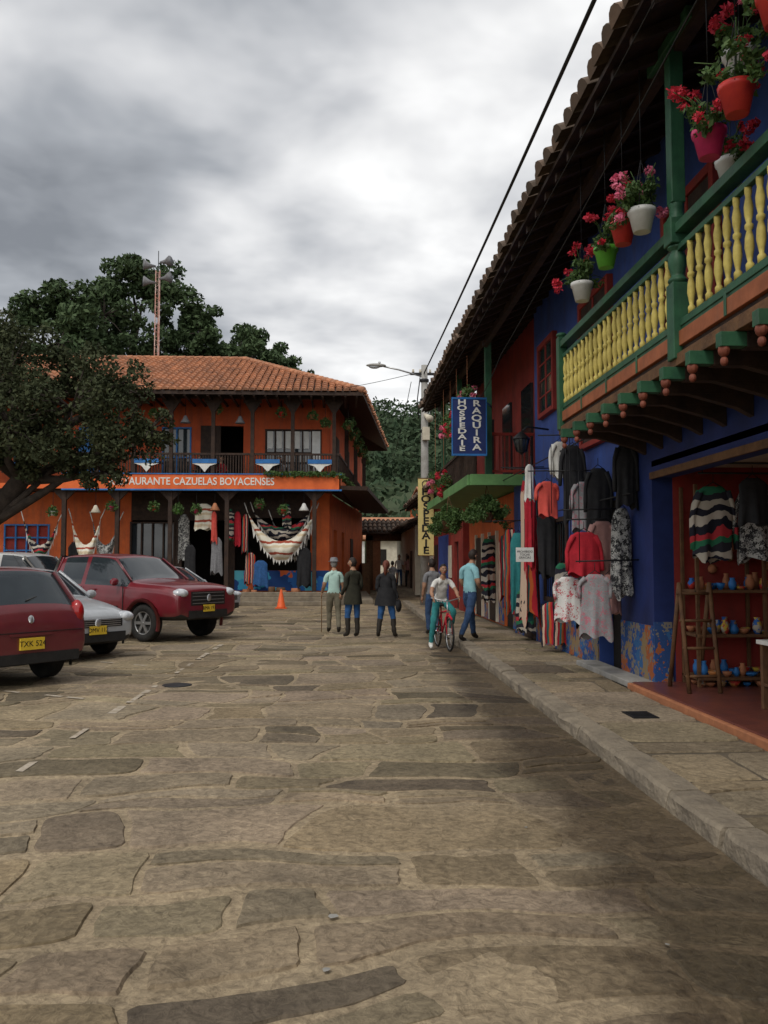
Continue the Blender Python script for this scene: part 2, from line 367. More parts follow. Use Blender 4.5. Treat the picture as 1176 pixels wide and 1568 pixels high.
# ================================================================ GROUND
MC=(.37,.295,.20,1)
g=MB(); g.add([(-400,-200,-.02),(400,-200,-.02),(400,500,-.02),(-400,500,-.02)],[(0,1,2,3)])
g.build('ground',['grass'])
g=MB(); g.add([(-26,-4,0),(2.06,-4,0),(2.3,30,0),(5.5,34,0),(5.5,75,0),(-.5,75,0),(-.5,50,0),(-26,50,0)],[(0,1,2,3,4,5,6,7)])
g.build('plaza_road_bed',['stone'],tints=[MC])
def paving(name,x0f,x1f,y0,y1,rowh,stw,mat,z,seed,base,near=12,warp=.16,hh=.012,darkp=.1,gap=(.010,.032),split=.3,jit=.4,skew=.2):
    rr=random.Random(seed); mb=MB(); tint=[]
    y=y0
    def W(x,yy):
        return (x+warp*noise.noise(Vector((x*.6,yy*.6,seed*3.1)))+warp*.35*noise.noise(Vector((x*1.7,yy*1.7,seed*2.1))), yy+warp*1.3*noise.noise(Vector((x*.5,yy*.6,seed*7.7+5)))+warp*.45*noise.noise(Vector((x*1.5,yy*1.3,seed*4.7))))
    def emit(cor,n):
        cc=Vector((sum(c[0] for c in cor)/4,sum(c[1] for c in cor)/4)); out=[];inn=[]
        for a in range(4):
            p=Vector(cor[a]);q=Vector(cor[(a+1)%4])
            for k in range(n):
                t=k/n; pt=p.lerp(q,t)
                if k==0: pt=pt.lerp(cc,rr.uniform(.01,.09))
                f1=noise.noise(Vector((pt.x*4,pt.y*4,seed)))*.03*min(1,warp*8)+noise.noise(Vector((pt.x*13,pt.y*13,seed)))*.012
                d=(cc-pt).normalized(); pt=pt+d*(f1+rr.uniform(0,.005))
                wx,wy=W(pt.x,pt.y); wx=min(wx,x1f(wy)); out.append((wx,wy,z-.004))
                p2=pt+d*.012; wx,wy=W(p2.x,p2.y); wx=min(wx,x1f(wy)-.006); inn.append((wx,wy))
        top=z+hh*rr.uniform(.55,1.25); tl=rr.uniform(-.0015,.0015); m=len(out)
        v=out+[(a,b,top+tl*math.sin(a*3)) for a,b in inn]
        f=[(k,(k+1)%m,m+(k+1)%m,m+k) for k in range(m)]+[tuple(range(m,2*m))]
        mb.add(v,f)
        br=rr.uniform(.78,1.18)
        if rr.random()<darkp: br*=.6
        c=(base[0]*br*rr.uniform(.97,1.04),base[1]*br,base[2]*br*rr.uniform(.9,1.08),1)
        tint.extend([c]*len(f))
    while y<y1:
        h=rr.uniform(*rowh); x=x0f(y)-rr.random()*jit; x1=x1f(y)
        sk0=rr.uniform(-.1,.1) if jit else 0
        while x<x1-.1:
            w=rr.uniform(*stw); xe=min(x+w,x1) if x+w<x1-.25 else x1
            sk1=rr.uniform(-skew,skew)*min(1,h/.6) if xe<x1 else 0
            gp=rr.uniform(*gap); n=8 if y<near else 3
            cor=[(x+sk0*-.5+gp,y+gp+rr.uniform(0,.04)),(xe-sk1*.5-gp,y+gp+rr.uniform(0,.04)),(xe+sk1*.5-gp,y+h-gp-rr.uniform(0,.03)),(x+sk0*.5+gp,y+h-gp-rr.uniform(0,.03))]
            if xe>=x1: cor[1]=(x1,cor[1][1]); cor[2]=(x1,cor[2][1])
            if rr.random()<split and h>.42:
                ta=rr.uniform(.3,.7); tb=min(.85,max(.15,ta+rr.uniform(-.3,.3)))
                A=Vector(cor[0]).lerp(Vector(cor[3]),ta); B=Vector(cor[1]).lerp(Vector(cor[2]),tb)
                emit([cor[0],cor[1],(B.x,B.y-gp),(A.x,A.y-gp)],n); emit([(A.x,A.y+gp),(B.x,B.y+gp),cor[2],cor[3]],n)
            else: emit(cor,n)
            sk0=sk1; x=xe
        y+=h
    return mb.build(name,[mat],tints=tint)
SB=(.275,.222,.155)
kx=lambda y: 2.05+ .008*max(y,0)
paving('street_paving',lambda y:-24 if y>6 else -9,kx,-1,31.5,(.34,.95),(.4,1.25),'stone',.004,3,SB,warp=.36,hh=.012,darkp=.13)
paving('far_street_paving',lambda y:-.3,lambda y:4.2,33.2,60,(.5,.9),(.6,1.2),'stone2',.004,5,SB,near=0)
def mudz(x,y):
    a=noise.noise(Vector((x*.9,y*.9,9)))*.0075+noise.noise(Vector((x*2.6,y*2.6,4)))*.0045+noise.noise(Vector((x*8,y*8,2)))*.002
    gut=max(0,min(1,(x-1.0)/.9)); return max(.002,.0068+a+.0048*gut)
def sheet(x0,x1,y0,y1,st,nme):
    nx=int((x1-x0)/st); ny=int((y1-y0)/st); mb=MB(); v=[]
    for j in range(ny+1):
        y=y0+(y1-y0)*j/ny; xr=x1 if x1<2 else kx(y)
        for i in range(nx+1):
            x=x0+(xr-x0)*i/nx; v.append((x,y,mudz(x,y)))
    f=[(j*(nx+1)+i,j*(nx+1)+i+1,(j+1)*(nx+1)+i+1,(j+1)*(nx+1)+i) for j in range(ny) for i in range(nx)]
    mb.add(v,f,0,True); mb.build(nme,['stone'],tints=[MC]*len(f))
sheet(-3.5,2.05,.6,6.5,.05,'street_grit'); sheet(-14,2.05,6.5,31,.16,'street_grit')
pl=MB(); rr=random.Random(4); y=6.0
while y<19:
    l=rr.uniform(.1,.5); w=rr.uniform(.025,.05); x=-2.52+.01*y
    if rr.random()<.62: pl.add([(x-w,y,.021),(x+w,y+rr.uniform(-.03,.03),.021),(x+w*.9,y+l,.021),(x-w,y+l+rr.uniform(-.03,.03),.021)],[(0,1,2,3)])
    y+=l+rr.uniform(.02,.12)
for (xa,ya,xb,yb) in ((-2.4,9.9,-5.2,11.5),(-2.4,13.1,-5.2,14.9)):
    for i in range(9):
        t=i/9
        if rr.random()<.6:
            x=xa+(xb-xa)*t; yy=ya+(yb-ya)*t
            pl.add([(x,yy,.021),(x-.24,yy+.14,.021),(x-.22,yy+.2,.021),(x+.02,yy+.07,.021)],[(0,1,2,3)])
pl.build('painted_parking_marking',[pm('worn_paint',(.46,.40,.32),(.28,.225,.16),9,.9,.2)])
kb=MB(); y=-2
while y<33:
    l=R.uniform(.7,1.25); x=kx(y)+.004; x2=kx(y+l)+.004; j=R.uniform(-.014,.014); t=.14+R.uniform(-.012,.012)
    prof=[(0,-.01),(0,.06),(0.004,.110),(.022,.131),(.1,.136),(.215,.137),(.22,-.01)]
    v=[];K=9
    for i in range(K+1):
        yy=y+.008+(l-.016)*i/K; xx=x+(x2-x)*i/K
        e_=.016 if i in (0,K) else 0
        for (px,pz) in prof:
            nn=noise.noise(Vector((xx*3+px*9,yy*4,pz*9)))
            v.append((xx+px+j*(px<.15)+(.022*nn+e_)*(pz>.03)*(px<.15),yy,pz*t/.135+(.014*nn-e_*.5)*(pz>.03)))
    P=len(prof); f=[(i*P+k,i*P+k+1,(i+1)*P+k+1,(i+1)*P+k) for i in range(K) for k in range(P-1)]
    f+=[tuple(range(P)),tuple(K*P+k for k in range(P))[::-1]]
    kb.add(v,f,0,False); y+=l
kb.build('kerb',['kerb'])
sw=MB(); sw.add([(2.2,-3,.112),(3.8,-3,.112),(3.8,33,.112),(2.5,33,.112)],[(0,1,2,3)]); sw.build('pavement_bed',['mortar'])
paving('pavement',lambda y:kx(y)+.222,lambda y:3.355 if y<10.15 else 3.69,-1,33,(.4,1.0),(.5,1.1),'stone2',.118,9,(.25,.203,.145),near=14,warp=.02,hh=.012,split=.12,jit=0,gap=(.008,.02),skew=.1)
mh=MB(); mh.box(2.75,3.0,8.1,8.45,.128,.141,0)
for i in range(5): mh.box(2.77,2.98,8.12+.065*i,8.15+.065*i,.141,.146,0)
mh.build('drain_cover',['iron'])
mh=MB(); mh.lathe([(.19,0),(.19,.020),(.17,.023)],(-2.15,11.4,.0),20); mh.build('manhole_cover',['iron'])
lt=MB()
for (x,y,s_) in ((-.04,3.95,.026),(-.06,3.45,.024),(1.35,3.6,.012),(1.1,5.2,.01)):
    lt.add([(x+s_*math.cos(k)*R.uniform(.6,1.3),y+s_*math.sin(k)*R.uniform(.6,1.3),.022) for k in (0,1,2,3,4,5)],[(0,1,2,3,4,5)])
lt.build('paper_scraps',['concrete'])

# ================================================================ HOUSE 1 (right, blue)
h=empty('blue_balcony_house')
XF=3.7
w=MB()
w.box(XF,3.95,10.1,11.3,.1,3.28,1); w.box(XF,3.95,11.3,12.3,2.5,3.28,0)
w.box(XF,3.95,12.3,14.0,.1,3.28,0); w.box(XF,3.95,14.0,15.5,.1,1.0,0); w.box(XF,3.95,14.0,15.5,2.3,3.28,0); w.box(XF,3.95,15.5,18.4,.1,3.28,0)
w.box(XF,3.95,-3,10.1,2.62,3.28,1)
w.box(XF+.02,3.95,-3,16.4,3.28,6.6,0)
w.box(3.95,9,16.2,16.4,3.28,7.6,0); w.box(3.95,9,18.2,18.4,.1,3.28,0)
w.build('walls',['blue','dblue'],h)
w=MB()
w.box(3.95,6.6,10.1,10.25,.1,2.8,0); w.box(6.5,6.65,-3,10.1,.1,2.8,0); w.box(3.95,6.6,-3.1,-3,.1,2.8,0)
w.build('shop_interior_walls',['red'],h)
w=MB(); w.box(XF,6.6,-3,10.1,2.75,2.82,0); w.build('shop_ceiling',['cream'],h)
w=MB(); w.box(XF-.03,XF-.001,-3,10.1,2.6,2.68,0); w.build('lintel_trim',['bwood'],h)
w=MB(); w.box(3.42,6.5,-3,10.1,.1,.2,0); w.box(3.36,3.42,-3,10.1,.1,.19,1); w.box(3.38,3.69,10.12,12.4,.125,.2,2)
w.build('porch_floor',['ptile','terra','concrete'],h,bevel=.012)
w=MB(); w.box(XF-.02,XF-.001,10.1,11.28,.13,.85,0); w.box(XF-.02,XF-.001,12.32,18.3,.13,.85,0); w.box(XF-.015,XF+.2,10.06,10.098,.2,.9,0)
w.build('painted_dado',['dado'],h)
w=MB()
w.box(3.9,3.93,11.3,12.3,.1,2.5,2)
for y0,y1,z0,z1 in ((14.0,15.5,1.0,2.3),):
    w.box(3.8,3.82,y0,y1,z0,z1,1)
    w.box(3.66,3.72,y0-.08,y0,z0-.08,z1+.08,0);w.box(3.66,3.72,y1,y1+.08,z0-.08,z1+.08,0);w.box(3.66,3.72,y0,y1,z1,z1+.08,0);w.box(3.64,3.72,y0,y1,z0-.08,z0,0)
    for i in range(9): w.tube([(3.69,y0+.15*i+.12,z0),(3.69,y0+.15*i+.12,z1)],.009,5,3)
for y0,y1,z0,z1 in ((14.7,15.7,4.35,5.55),(11.6,12.9,3.4,5.5),(8.2,9.4,3.4,5.5),(4.8,6.0,3.4,5.5)):
    w.box(3.66,3.73,y0,y1,z0,z1,0 if z0<4 else 1)
    w.box(3.63,3.735,y0-.1,y0,z0-.08,z1+.1,4);w.box(3.63,3.735,y1,y1+.1,z0-.08,z1+.1,4);w.box(3.63,3.735,y0,y1,z1,z1+.1,4);w.box(3.62,3.735,y0,y1,z0-.08,z0,4)
    w.box(3.645,3.67,(y0+y1)/2-.03,(y0+y1)/2+.03,z0,z1,4)
    for k in range(1,4): w.box(3.648,3.668,y0,y1,z0+(z1-z0)*k/4-.015,z0+(z1-z0)*k/4+.015,4)
w.box(3.64,3.7,16.3,17.2,.14,2.4,0)
w.build('windows_and_doors',['wood','glass','dark','iron','red'],h,bevel=.006)
XB=2.8; y0,y1=-2,10.8
b=MB()
b.box(XB+.02,XF,y0,y1,3.34,3.40,1)
b.box(XB-.03,XB+.08,y0,y1+.05,3.24,3.34,3)
b.box(XB-.01,XB+.06,y0,y1,3.405,3.53,2)
b.box(XB,XB+.05,y0,y1,3.57,3.63,0)
b.box(XB+.01,XB+.04,y0,y1,3.53,3.57,0)
b.box(XB-.03,XB+.09,y0,y1+.03,4.36,4.44,0)
b.box(XB,XB+.05,y0,y1,4.22,4.27,0)
b.box(XB+.09,XF,y1-.05,y1+.03,4.36,4.44,0); b.box(XB+.08,XF,y1-.03,y1+.04,3.24,3.34,3); b.box(XB+.06,XF,y1-.03,y1+.03,3.405,3.53,2)
for i in range(14):
    y=y0+.45+i*.95
    if y<y1: b.box(XB-.02,XB-.012,y-.02,y+.02,3.40,3.57,0)
y=y0+.2
while y<y1:
    b.box(XB+.05,XF+.0,y-.05,y+.05,3.12,3.24,1)
    b.prism([(XB+.3,y-.045,3.12),(XF,y-.045,3.12),(XF,y-.045,2.92),(XB+.75,y-.045,3.0)],(0,.09,0),1)
    b.box(XB-.14,XB+.05,y-.045,y+.045,3.13,3.235,0)
    b.ell((XB-.1,y,3.11),(.045,.045,.05),8,6,4); b.ell((XB-.1,y,3.03),(.03,.03,.035),8,6,4)
    y+=.55
b.build('balcony_structure',['green','wood','balor','bwood','corb'],h,bevel=.006)
prof=[(.028,0),(.03,.05),(.016,.07),(.022,.1),(.034,.17),(.03,.24),(.018,.29),(.03,.305),(.03,.33),(.018,.345),(.03,.40),(.033,.46),(.02,.53),(.026,.56),(.026,.6)]
bm=MB(); y=y0+.15
while y<y1-.1:
    if abs(y-7)>.12: bm.lathe(prof,(XB+.025+R.uniform(-.004,.004),y+R.uniform(-.008,.008),3.625),10)
    y+=.165
x=XB+.2
while x<XF-.05: bm.lathe(prof,(x,y1,3.625),8); x+=.165
bm.build('balusters',['yellow'],h)
b=MB()
for y in (7.0,-1.0):
    x=XB+.02
    b.box(x-.075,x+.075,y-.075,y+.075,3.3,3.95,0); b.box(x-.085,x+.085,y-.085,y+.085,4.28,4.5,0)
    b.lathe([(.07,3.95),(.085,3.98),(.05,4.02),(.075,4.1),(.08,4.17),(.05,4.23),(.085,4.26),(.07,4.28)],(x,y,0),12,0)
    b.lathe([(.085,4.5),(.06,4.54),(.06,4.6),(.07,4.64)],(x,y,0),12,0)
    b.box(x-.06,x+.06,y-.06,y+.06,4.64,6.1,0)
    b.box(x-.07,x+.07,y-.45,y+.45,6.0,6.1,0)
b.box(XB-.05,XB+.07,y1-.06,y1+.06,3.3,4.5,0); b.lathe([(.05,4.5),(.075,4.53),(.05,4.56)],(XB+.01,y1,0),10,0)
b.build('balcony_posts',['green'],h,bevel=.008)
sl=rad(24); cs_,sn_=math.cos(sl),math.sin(sl)
def roof_right(parent,ya,yb,xe,ze,seed,depth=7,name='roof'):
    r=MB(); tile_roof(r,(xe,ya,ze+.05),(0,1,0),(cs_,0,sn_),yb-ya,lambda s:(-.07,3.2),mat=0,seed=seed,sp=.27,r=.12)
    r.prism([(xe,ya,ze+.04),(xe,yb,ze+.04),(xe+depth*cs_,yb,ze+.04+depth*sn_),(xe+depth*cs_,ya,ze+.04+depth*sn_)],(0,0,-.05),1)
    y=ya+.2
    while y<yb:
        r.prism([(xe+.05,y-.035,ze-.015),(xe+depth*cs_,y-.035,ze-.01+depth*sn_),(xe+depth*cs_,y-.035,ze-.12+depth*sn_),(xe+.05,y-.035,ze-.1)],(0,.07,0),1); y+=.5
    r.box(xe+.5,xe+.6,ya,yb,ze+.02,ze+.14,1)
    r.build(name,['dtile','wood'],parent)
roof_right(h,-3,17.0,2.3,5.93,3)
l=MB(); l.tube([(3.7,15.2,4.0),(3.3,15.2,4.05),(3.2,15.2,3.95)],.018,6); l.lathe([(.02,.36),(.05,.34),(.15,.25),(.17,.22)],(3.2,15.2,3.6),6,0)
l.lathe([(.09,0),(.14,.2),(.14,.22)],(3.2,15.2,3.6),6,1); l.lathe([(.01,-.06),(.06,-.02),(.095,0)],(3.2,15.2,3.6),6,0)
for k in range(6):
    a=math.pi*k/3; l.tube([(3.2+.092*math.cos(a),15.2+.092*math.sin(a),3.6),(3.2+.145*math.cos(a),15.2+.145*math.sin(a),3.82)],.01,4,0)
l.build('wall_lantern',['iron','glass'])

# ================================================================ HOUSE 2
h2=empty('green_ledge_guesthouse')
w=MB()
w.box(3.85,4.05,18.4,19.3,.1,3.2,0); w.box(3.85,4.05,19.3,20.4,2.4,3.2,0); w.box(3.85,4.05,20.4,26,.1,3.2,0)
w.box(4.1,4.3,16.4,26,3.42,6.9,1); w.box(4.3,9,25.8,26,.1,7.4,1)
w.build('walls',['orange','red'],h2)
w=MB()
w.box(2.6,4.1,17.6,26,3.24,3.34,0); w.box(2.56,2.62,17.56,26,3.2,3.42,0); w.box(2.62,4.08,17.5,17.6,3.2,3.43,0)
w.build('ledge',['lgreen'],h2,bevel=.01)
w=MB()
w.box(2.98,3.12,17.75,17.89,3.34,6.7,0); w.box(2.9,3.02,25,25.12,3.34,6.6,0); w.box(2.9,3.02,21.5,21.62,3.34,6.6,0)
w.build('posts',['green'],h2,bevel=.01)
w=MB()
w.box(3.12,4.1,17.8,17.86,4.28,4.34,4); w.box(3.12,4.1,17.8,17.86,3.5,3.55,4)
for i in range(9): w.box(3.17+i*.105,3.2+i*.105,17.815,17.845,3.55,4.28,4)
w.box(2.78,2.84,18,25.8,4.2,4.26,0)
for i in range(60): w.box(2.8,2.83,18+i*.13,18.03+i*.13,3.34,4.2,0)
w.box(3.92,3.94,19.3,20.4,.1,2.4,1)
for yy in (21.2,23.4): w.box(3.8,3.86,yy,yy+1,.15,2.3,0); w.box(3.78,3.87,yy-.1,yy,.15,2.4,2); w.box(3.78,3.87,yy+1,yy+1.1,.15,2.4,2)
for yy in (18.2,20.5,23): w.box(4.04,4.11,yy,yy+1,3.5,5.5,3)
w.build('railings_and_doors',['wood','dark','cream','glass','red'],h2)
w=MB(); w.box(3.83,3.849,18.4,19.28,.13,.8,0); w.box(3.83,3.849,20.42,21.05,.13,.8,0); w.box(3.83,3.849,22.35,23.2,.13,.8,0); w.build('painted_dado',['dado'],h2)
roof_right(h2,17.05,26.2,2.42,6.25,8)
s=empty('guesthouse_sign',(2.57,17.3,4.38))
b=MB(); b.box(-.34,.34,-.02,.02,-.56,.56,0); b.box(-.36,.36,-.03,.03,.56,.6,1); b.box(-.36,.36,-.03,.03,-.6,-.56,1); b.box(-.36,-.34,-.03,.03,-.56,.56,1); b.box(.34,.36,-.03,.03,-.56,.56,1)
b.tube([(.36,0,.5),(.55,.5,.5)],.015,5,1); b.build('board',['dblue','bluetrim'],s)
text('H\nO\nS\nP\nE\nD\nA\nJ\nE',.145,(-.15,-.024,0.02),(rad(90),0,0),'white',s,bold=.004,ls=.82,sx=1.7)
text('R\nA\nQ\nU\nI\nR\nA',.175,(.15,-.024,.02),(rad(90),0,0),'white',s,bold=.004,ls=.86,sx=1.5)

# ================================================================ HOUSE 3
h3=empty('red_corner_house')
w=MB()
w.box(3.7,3.95,26.3,27.4,.1,4.2,0); w.box(3.7,3.95,27.4,28.4,2.3,4.2,0); w.box(3.7,3.95,28.4,40,.1,4.2,0); w.box(3.95,9,39.8,40,.1,4.2,0); w.box(3.95,9,26.3,26.5,.1,5,0)
w.box(3.68,3.699,30,33,.1,2.6,1); w.box(3.68,3.699,35,37,.1,2.4,2)
w.box(3.66,3.69,33.3,34.4,.1,2.3,3); w.box(3.8,3.82,27.4,28.4,.1,2.3,4); w.box(3.66,3.69,29,29.8,1.1,2.2,2)
w.build('walls',['red','blue','cream','wood','dark'],h3)
roof_right(h3,26.25,40.2,2.9,4.1,12)
far=empty('pink_house')
w=MB(); w.box(3.4,9,40.4,54,.1,3.4,0); w.box(3.37,3.399,42,43,.1,2.2,1); w.box(3.37,3.399,45,46,1,2.1,1); w.build('walls',['cream','wood'],far)
roof_right(far,40.3,54.2,2.8,3.3,14)

# ================================================================ FLOWER POTS
def flowerpot(x,y,z,pm_,fl,seed,r=.12,spread=.34):
    rng=np.random.default_rng(seed); rr=random.Random(seed)
    root=empty('hanging_flower_pot',(x,y,z))
    mb=MB(); mb.lathe([(r*.55,-.1),(r*.62,-.1),(r*.9,.05),(r*1.0,.06),(r*1.03,.1),(r*.92,.1),(r*.9,.08)],(0,0,0),16,0)
    mb.build('pot',[pm_],root)
    mb=MB()
    for k in range(3):
        a=2*math.pi*k/3; mb.tube([(r*math.cos(a),r*math.sin(a),.08),(0,0,.55)],.004,4,0)
    top=5.97+(x-2.3)*.42-z
    mb.tube([(0,0,.55),(0,0,top)],.005,4,0)
    heads=[]
    for k in range(14):
        a=rr.uniform(0,6.28); d=rr.uniform(.3,1)*spread
        p=Vector((math.cos(a)*d*.8,math.sin(a)*d*1.1,rr.uniform(.05,.5)))
        mb.tube([(0,0,.08),p*.5+Vector((0,0,.12)),p],.004,4,1); heads.append(p)
    mb.build('stems',['iron','leaf'],root)
    lc=[(0,0,.16)]+[tuple(p*.6+Vector((0,0,.02))) for p in heads[6:]]
    leafobj('leaves',leafverts(lc,[.13]+[.085]*(len(lc)-1),520,.028,rng,.8,.1),'leaf',root)
    hs=[];hr=[]
    for p in heads[:10]: hs.append(p); hr.append(rr.uniform(.035,.065))
    leafobj('flowers',leafverts(hs,hr,480,.021,rng,.8,.3),fl,root)
for i,(x,y,z,p,f) in enumerate([(2.6,9.1,4.55,'potw','flred'),(2.6,8.24,4.62,'potg','flred'),(2.6,7.72,4.66,'potr','flred'),(2.6,7.22,4.58,'potw','flpink'),(2.62,5.88,4.6,'potp','flred'),(2.6,5.4,4.66,'potr','flred'),(3.0,6.35,4.62,'potw','flred'),(2.62,4.9,4.95,'potr','flpink'),(2.75,5.65,5.05,'potw','flred')]):
    flowerpot(x,y,z,p,f,40+i)
rng=np.random.default_rng(5)
for i,(x,y,z,f) in enumerate([(2.68,18.3,5.1,'flpink'),(2.62,19.6,4.7,'flred'),(2.65,21,5.0,'flpink'),(2.6,22,3.6,'flred'),(2.6,24,3.9,'flpink')]):
    root=empty('flowering_plant',(x,y,z))
    leafobj('leaves',leafverts([(0,0,0),(.1,.2,-.15),(0,-.2,.1)],[.28,.25,.22],700,.04,rng,1,.1),'leaf',root)
    hs=[(R.uniform(-.25,.2),R.uniform(-.35,.35),R.uniform(-.3,.35)) for k in range(9)]
    leafobj('flowers',leafverts(hs,[.07]*9,500,.03,rng,.9,.2),f,root)
    mb=MB(); mb.lathe([(.1,-.3),(.15,-.1),(.16,-.08)],(0,0,0),12); mb.tube([(0,0,-.1),(0,0,6.1-z)],.006,4); mb.build('pot',['terra'],root)
for (x,y,z,r) in [(3.02,17.9,2.55,.46),(2.5,20.2,2.5,.42),(2.75,23,2.55,.35)]:
    root=empty('hanging_fern',(x,y,z)); mb=MB(); mb.lathe([(.1,-.1),(.17,.08),(.18,.1)],(0,0,0),12,0)
    for k in range(3): mb.tube([(.17*math.cos(k*2.1),.17*math.sin(k*2.1),.1),(0,0,.68)],.005,4,0)
    mb.build('basket',['bwood'],root)
    cs=[];rs=[]
    for k in range(60):
        a=R.uniform(0,6.28); d=R.uniform(.05,1)*r; cs.append((math.cos(a)*d,math.sin(a)*d,.3-.8*d*d/r+R.uniform(-.15,.12))); rs.append(R.uniform(.07,.15))
    leafobj('fronds',leafverts(cs,rs,6500,.032,rng,1,0),'leaf',root)

# ================================================================ GARMENTS
def drape(name,c,w,d,hgt,mat,seed,top=.5,flare=1.1,rz=0,folds=5,sleeve=0,slm=None):
    rr=random.Random(seed); root=empty(name,c,rz)
    mb=MB(); n=36; m=14; v=[];f=[]; ph=rr.uniform(0,6); sk=rr.uniform(-.08,.08)
    for i in range(m+1):
        t=i/m; ww=w*(top+(1-top)*min(1,(t/.14))**.6) if t<.14 else w*(1+(flare-1)*t+.05*math.sin(t*6+ph))
        for k in range(n):
            a=2*math.pi*k/n; fo=1+.4*t*math.cos(folds*a+ph)+.22*math.sin(9*a+t*3+ph)*t+.12*math.sin(3*a+t*4+ph)
            v.append(Vector((ww/2*math.cos(a)*(1+.07*math.sin(5*a+ph))+sk*t*w,d/2*math.sin(a)*fo*(.5+.8*t),-hgt*t-.05*hgt*t*math.cos(folds*a+ph)*.8-.04*hgt*t*math.sin(a*2+ph))))
    for i in range(m):
        for k in range(n): k2=(k+1)%n; f.append((i*n+k,(i+1)*n+k,(i+1)*n+k2,i*n+k2))
    f.append(tuple(range(n)))
    mb.add(v,f,0,True)
    if sleeve:
        for sgn in (-1,1):
            s0=Vector((sgn*w*.36,0,-.05)); s1=Vector((sgn*w*(.56+rr.uniform(-.03,.05)),.02,-sleeve*.5)); s2=Vector((sgn*w*(.6+rr.uniform(-.06,.04)),rr.uniform(-.03,.03),-sleeve))
            mb.tube([s0,s0.lerp(s1,.5)+Vector((sgn*.012,0,0)),s1,s1.lerp(s2,.5),s2],[.075,.07,.056,.06,.05],10,1,True,(.95,.5))
    mb.tube([(-w*.3,0,-.02),(0,0,.05),(w*.3,0,-.02)],.006,4,2)
    mb.tube([(0,0,.05),(0.0,0,.14)],.004,4,2)
    mb.build('cloth',[mat,slm or mat,'iron'],root)
    return root
G=[('hanging_scarves',(3.42,15.6,3.2),.34,.3,2.6,'stripe',.6,1,0),('hanging_scarves',(3.28,14.9,3.1),.2,.2,1.6,'redcl',.6,1,0),
('hanging_shirt',(3.2,13.3,2.88),.30,.12,.55,'coral',.4,1.05,.3),('hanging_shirt',(3.3,12.9,3.45),.24,.12,.55,'tee',.4,1,.5),
('hanging_shirt',(3.12,14.2,3.25),.16,.12,.6,'tee',.4,1,.0),
('hanging_jacket',(3.42,12.6,3.35),.32,.16,1.15,'black',.45,1.05,.6),('hanging_blouse',(3.42,12.0,2.75),.34,.14,.7,'greyflor',.45,1.1,.4),
('hanging_sweater',(3.12,11.0,2.0),.38,.14,.56,'redcl',.5,1.08,.5),('hanging_dress',(3.14,10.6,1.46),.32,.14,.78,'greyflor',.5,1.25,.3),
('hanging_blouse',(2.95,11.2,1.42),.28,.13,.58,'floral',.5,1.25,.3),('hanging_cardigan',(3.42,11.2,2.15),.34,.15,.72,'pinkcl',.5,1.1,.6),
('hanging_shirt',(3.45,11.0,1.45),.24,.14,.5,'pinkcl',.5,1.1,.3),('hanging_poncho',(3.56,10.8,2.3),.26,.16,1.1,'pattern',.5,1.2,0),
('hanging_jacket',(3.5,11.6,2.9),.3,.16,.9,'black',.5,1.1,.6),('hanging_poncho',(3.5,12.1,1.7),.36,.2,1.0,'black',.5,1.1,0),('hanging_jacket',(3.55,10.6,3.1),.24,.16,.8,'black',.5,1.1,.6),
('hanging_bag',(3.5,13.6,1.6),.26,.2,.7,'stripe2',.4,1.1,0),('hanging_scarves',(3.5,14.6,2.5),.3,.2,1.1,'black',.6,1,0),('hanging_bag',(3.5,14.2,.95),.4,.25,.7,'stripe',.5,1.1,0),
('hanging_scarves',(3.5,17.0,2.2),.3,.25,1.5,'teal',.6,1,0),('hanging_scarves',(3.5,17.8,2.3),.3,.25,1.7,'stripe',.6,1,0),('hanging_bag',(3.5,16.4,1.1),.35,.25,.8,'stripe2',.5,1.1,0),
('hanging_poncho',(3.62,19.0,2.2),.35,.25,1.4,'stripe',.6,1,0),('hanging_scarves',(3.62,21.2,2.2),.35,.25,1.5,'stripe2',.6,1,0)]
for i,(nme,c,wd,d,hg,mt,tp,fl,sl_) in enumerate(G):
    drape(nme,c,wd,d,hg,mt,i+3,tp,fl,R.uniform(-.35,.35),sleeve=sl_)
ra=MB()
for (y,z) in ((10.6,1.62),(11.0,2.16),(11.2,2.3),(12.0,2.9),(13.3,3.04),(12.6,3.5),(14.9,3.25),(15.6,3.35),(17.4,2.45)):
    ra.tube([(2.9,y,z),(3.7,y,z+.02)],.01,5)
ra.tube([(3.3,10.3,3.3),(3.3,17.9,3.3)],.01,5); ra.tube([(3.5,10.3,2.45),(3.5,17.9,2.45)],.01,5)
for y in (10.6,11,11.2,12,13.3): ra.tube([(2.95,y,3.28),(2.95,y,1.6 if y<11.1 else 2.3)],.006,4)
ra.build('clothes_rail',['iron'])
ps=empty('price_notice',(3.05,14.3,1.74)); b=MB(); b.box(-.15,.15,-.004,.004,-.12,.12,0); b.tube([(0,0,.12),(0,0,.6)],.004,4,1); b.build('card',['white','iron'],ps)
text('PROHIBIDO\nTOCAR\nGRACIAS',.05,(0,-.006,0),(rad(90),0,0),'iron',ps,ext=.001)
sh=empty('shop_display_shelf')
b=MB()
for z in (1.28,.78,.3): b.box(4.0,5.6,9.55,10.05,z-.02,z+.015,0)
for x in (4.0,4.78,5.58): b.box(x,x+.04,9.58,9.62,.2,2.5,0); b.box(x,x+.04,10.0,10.04,.2,2.5,0)
b.build('frame',['bwood'],sh,bevel=.005)
pr=MB()
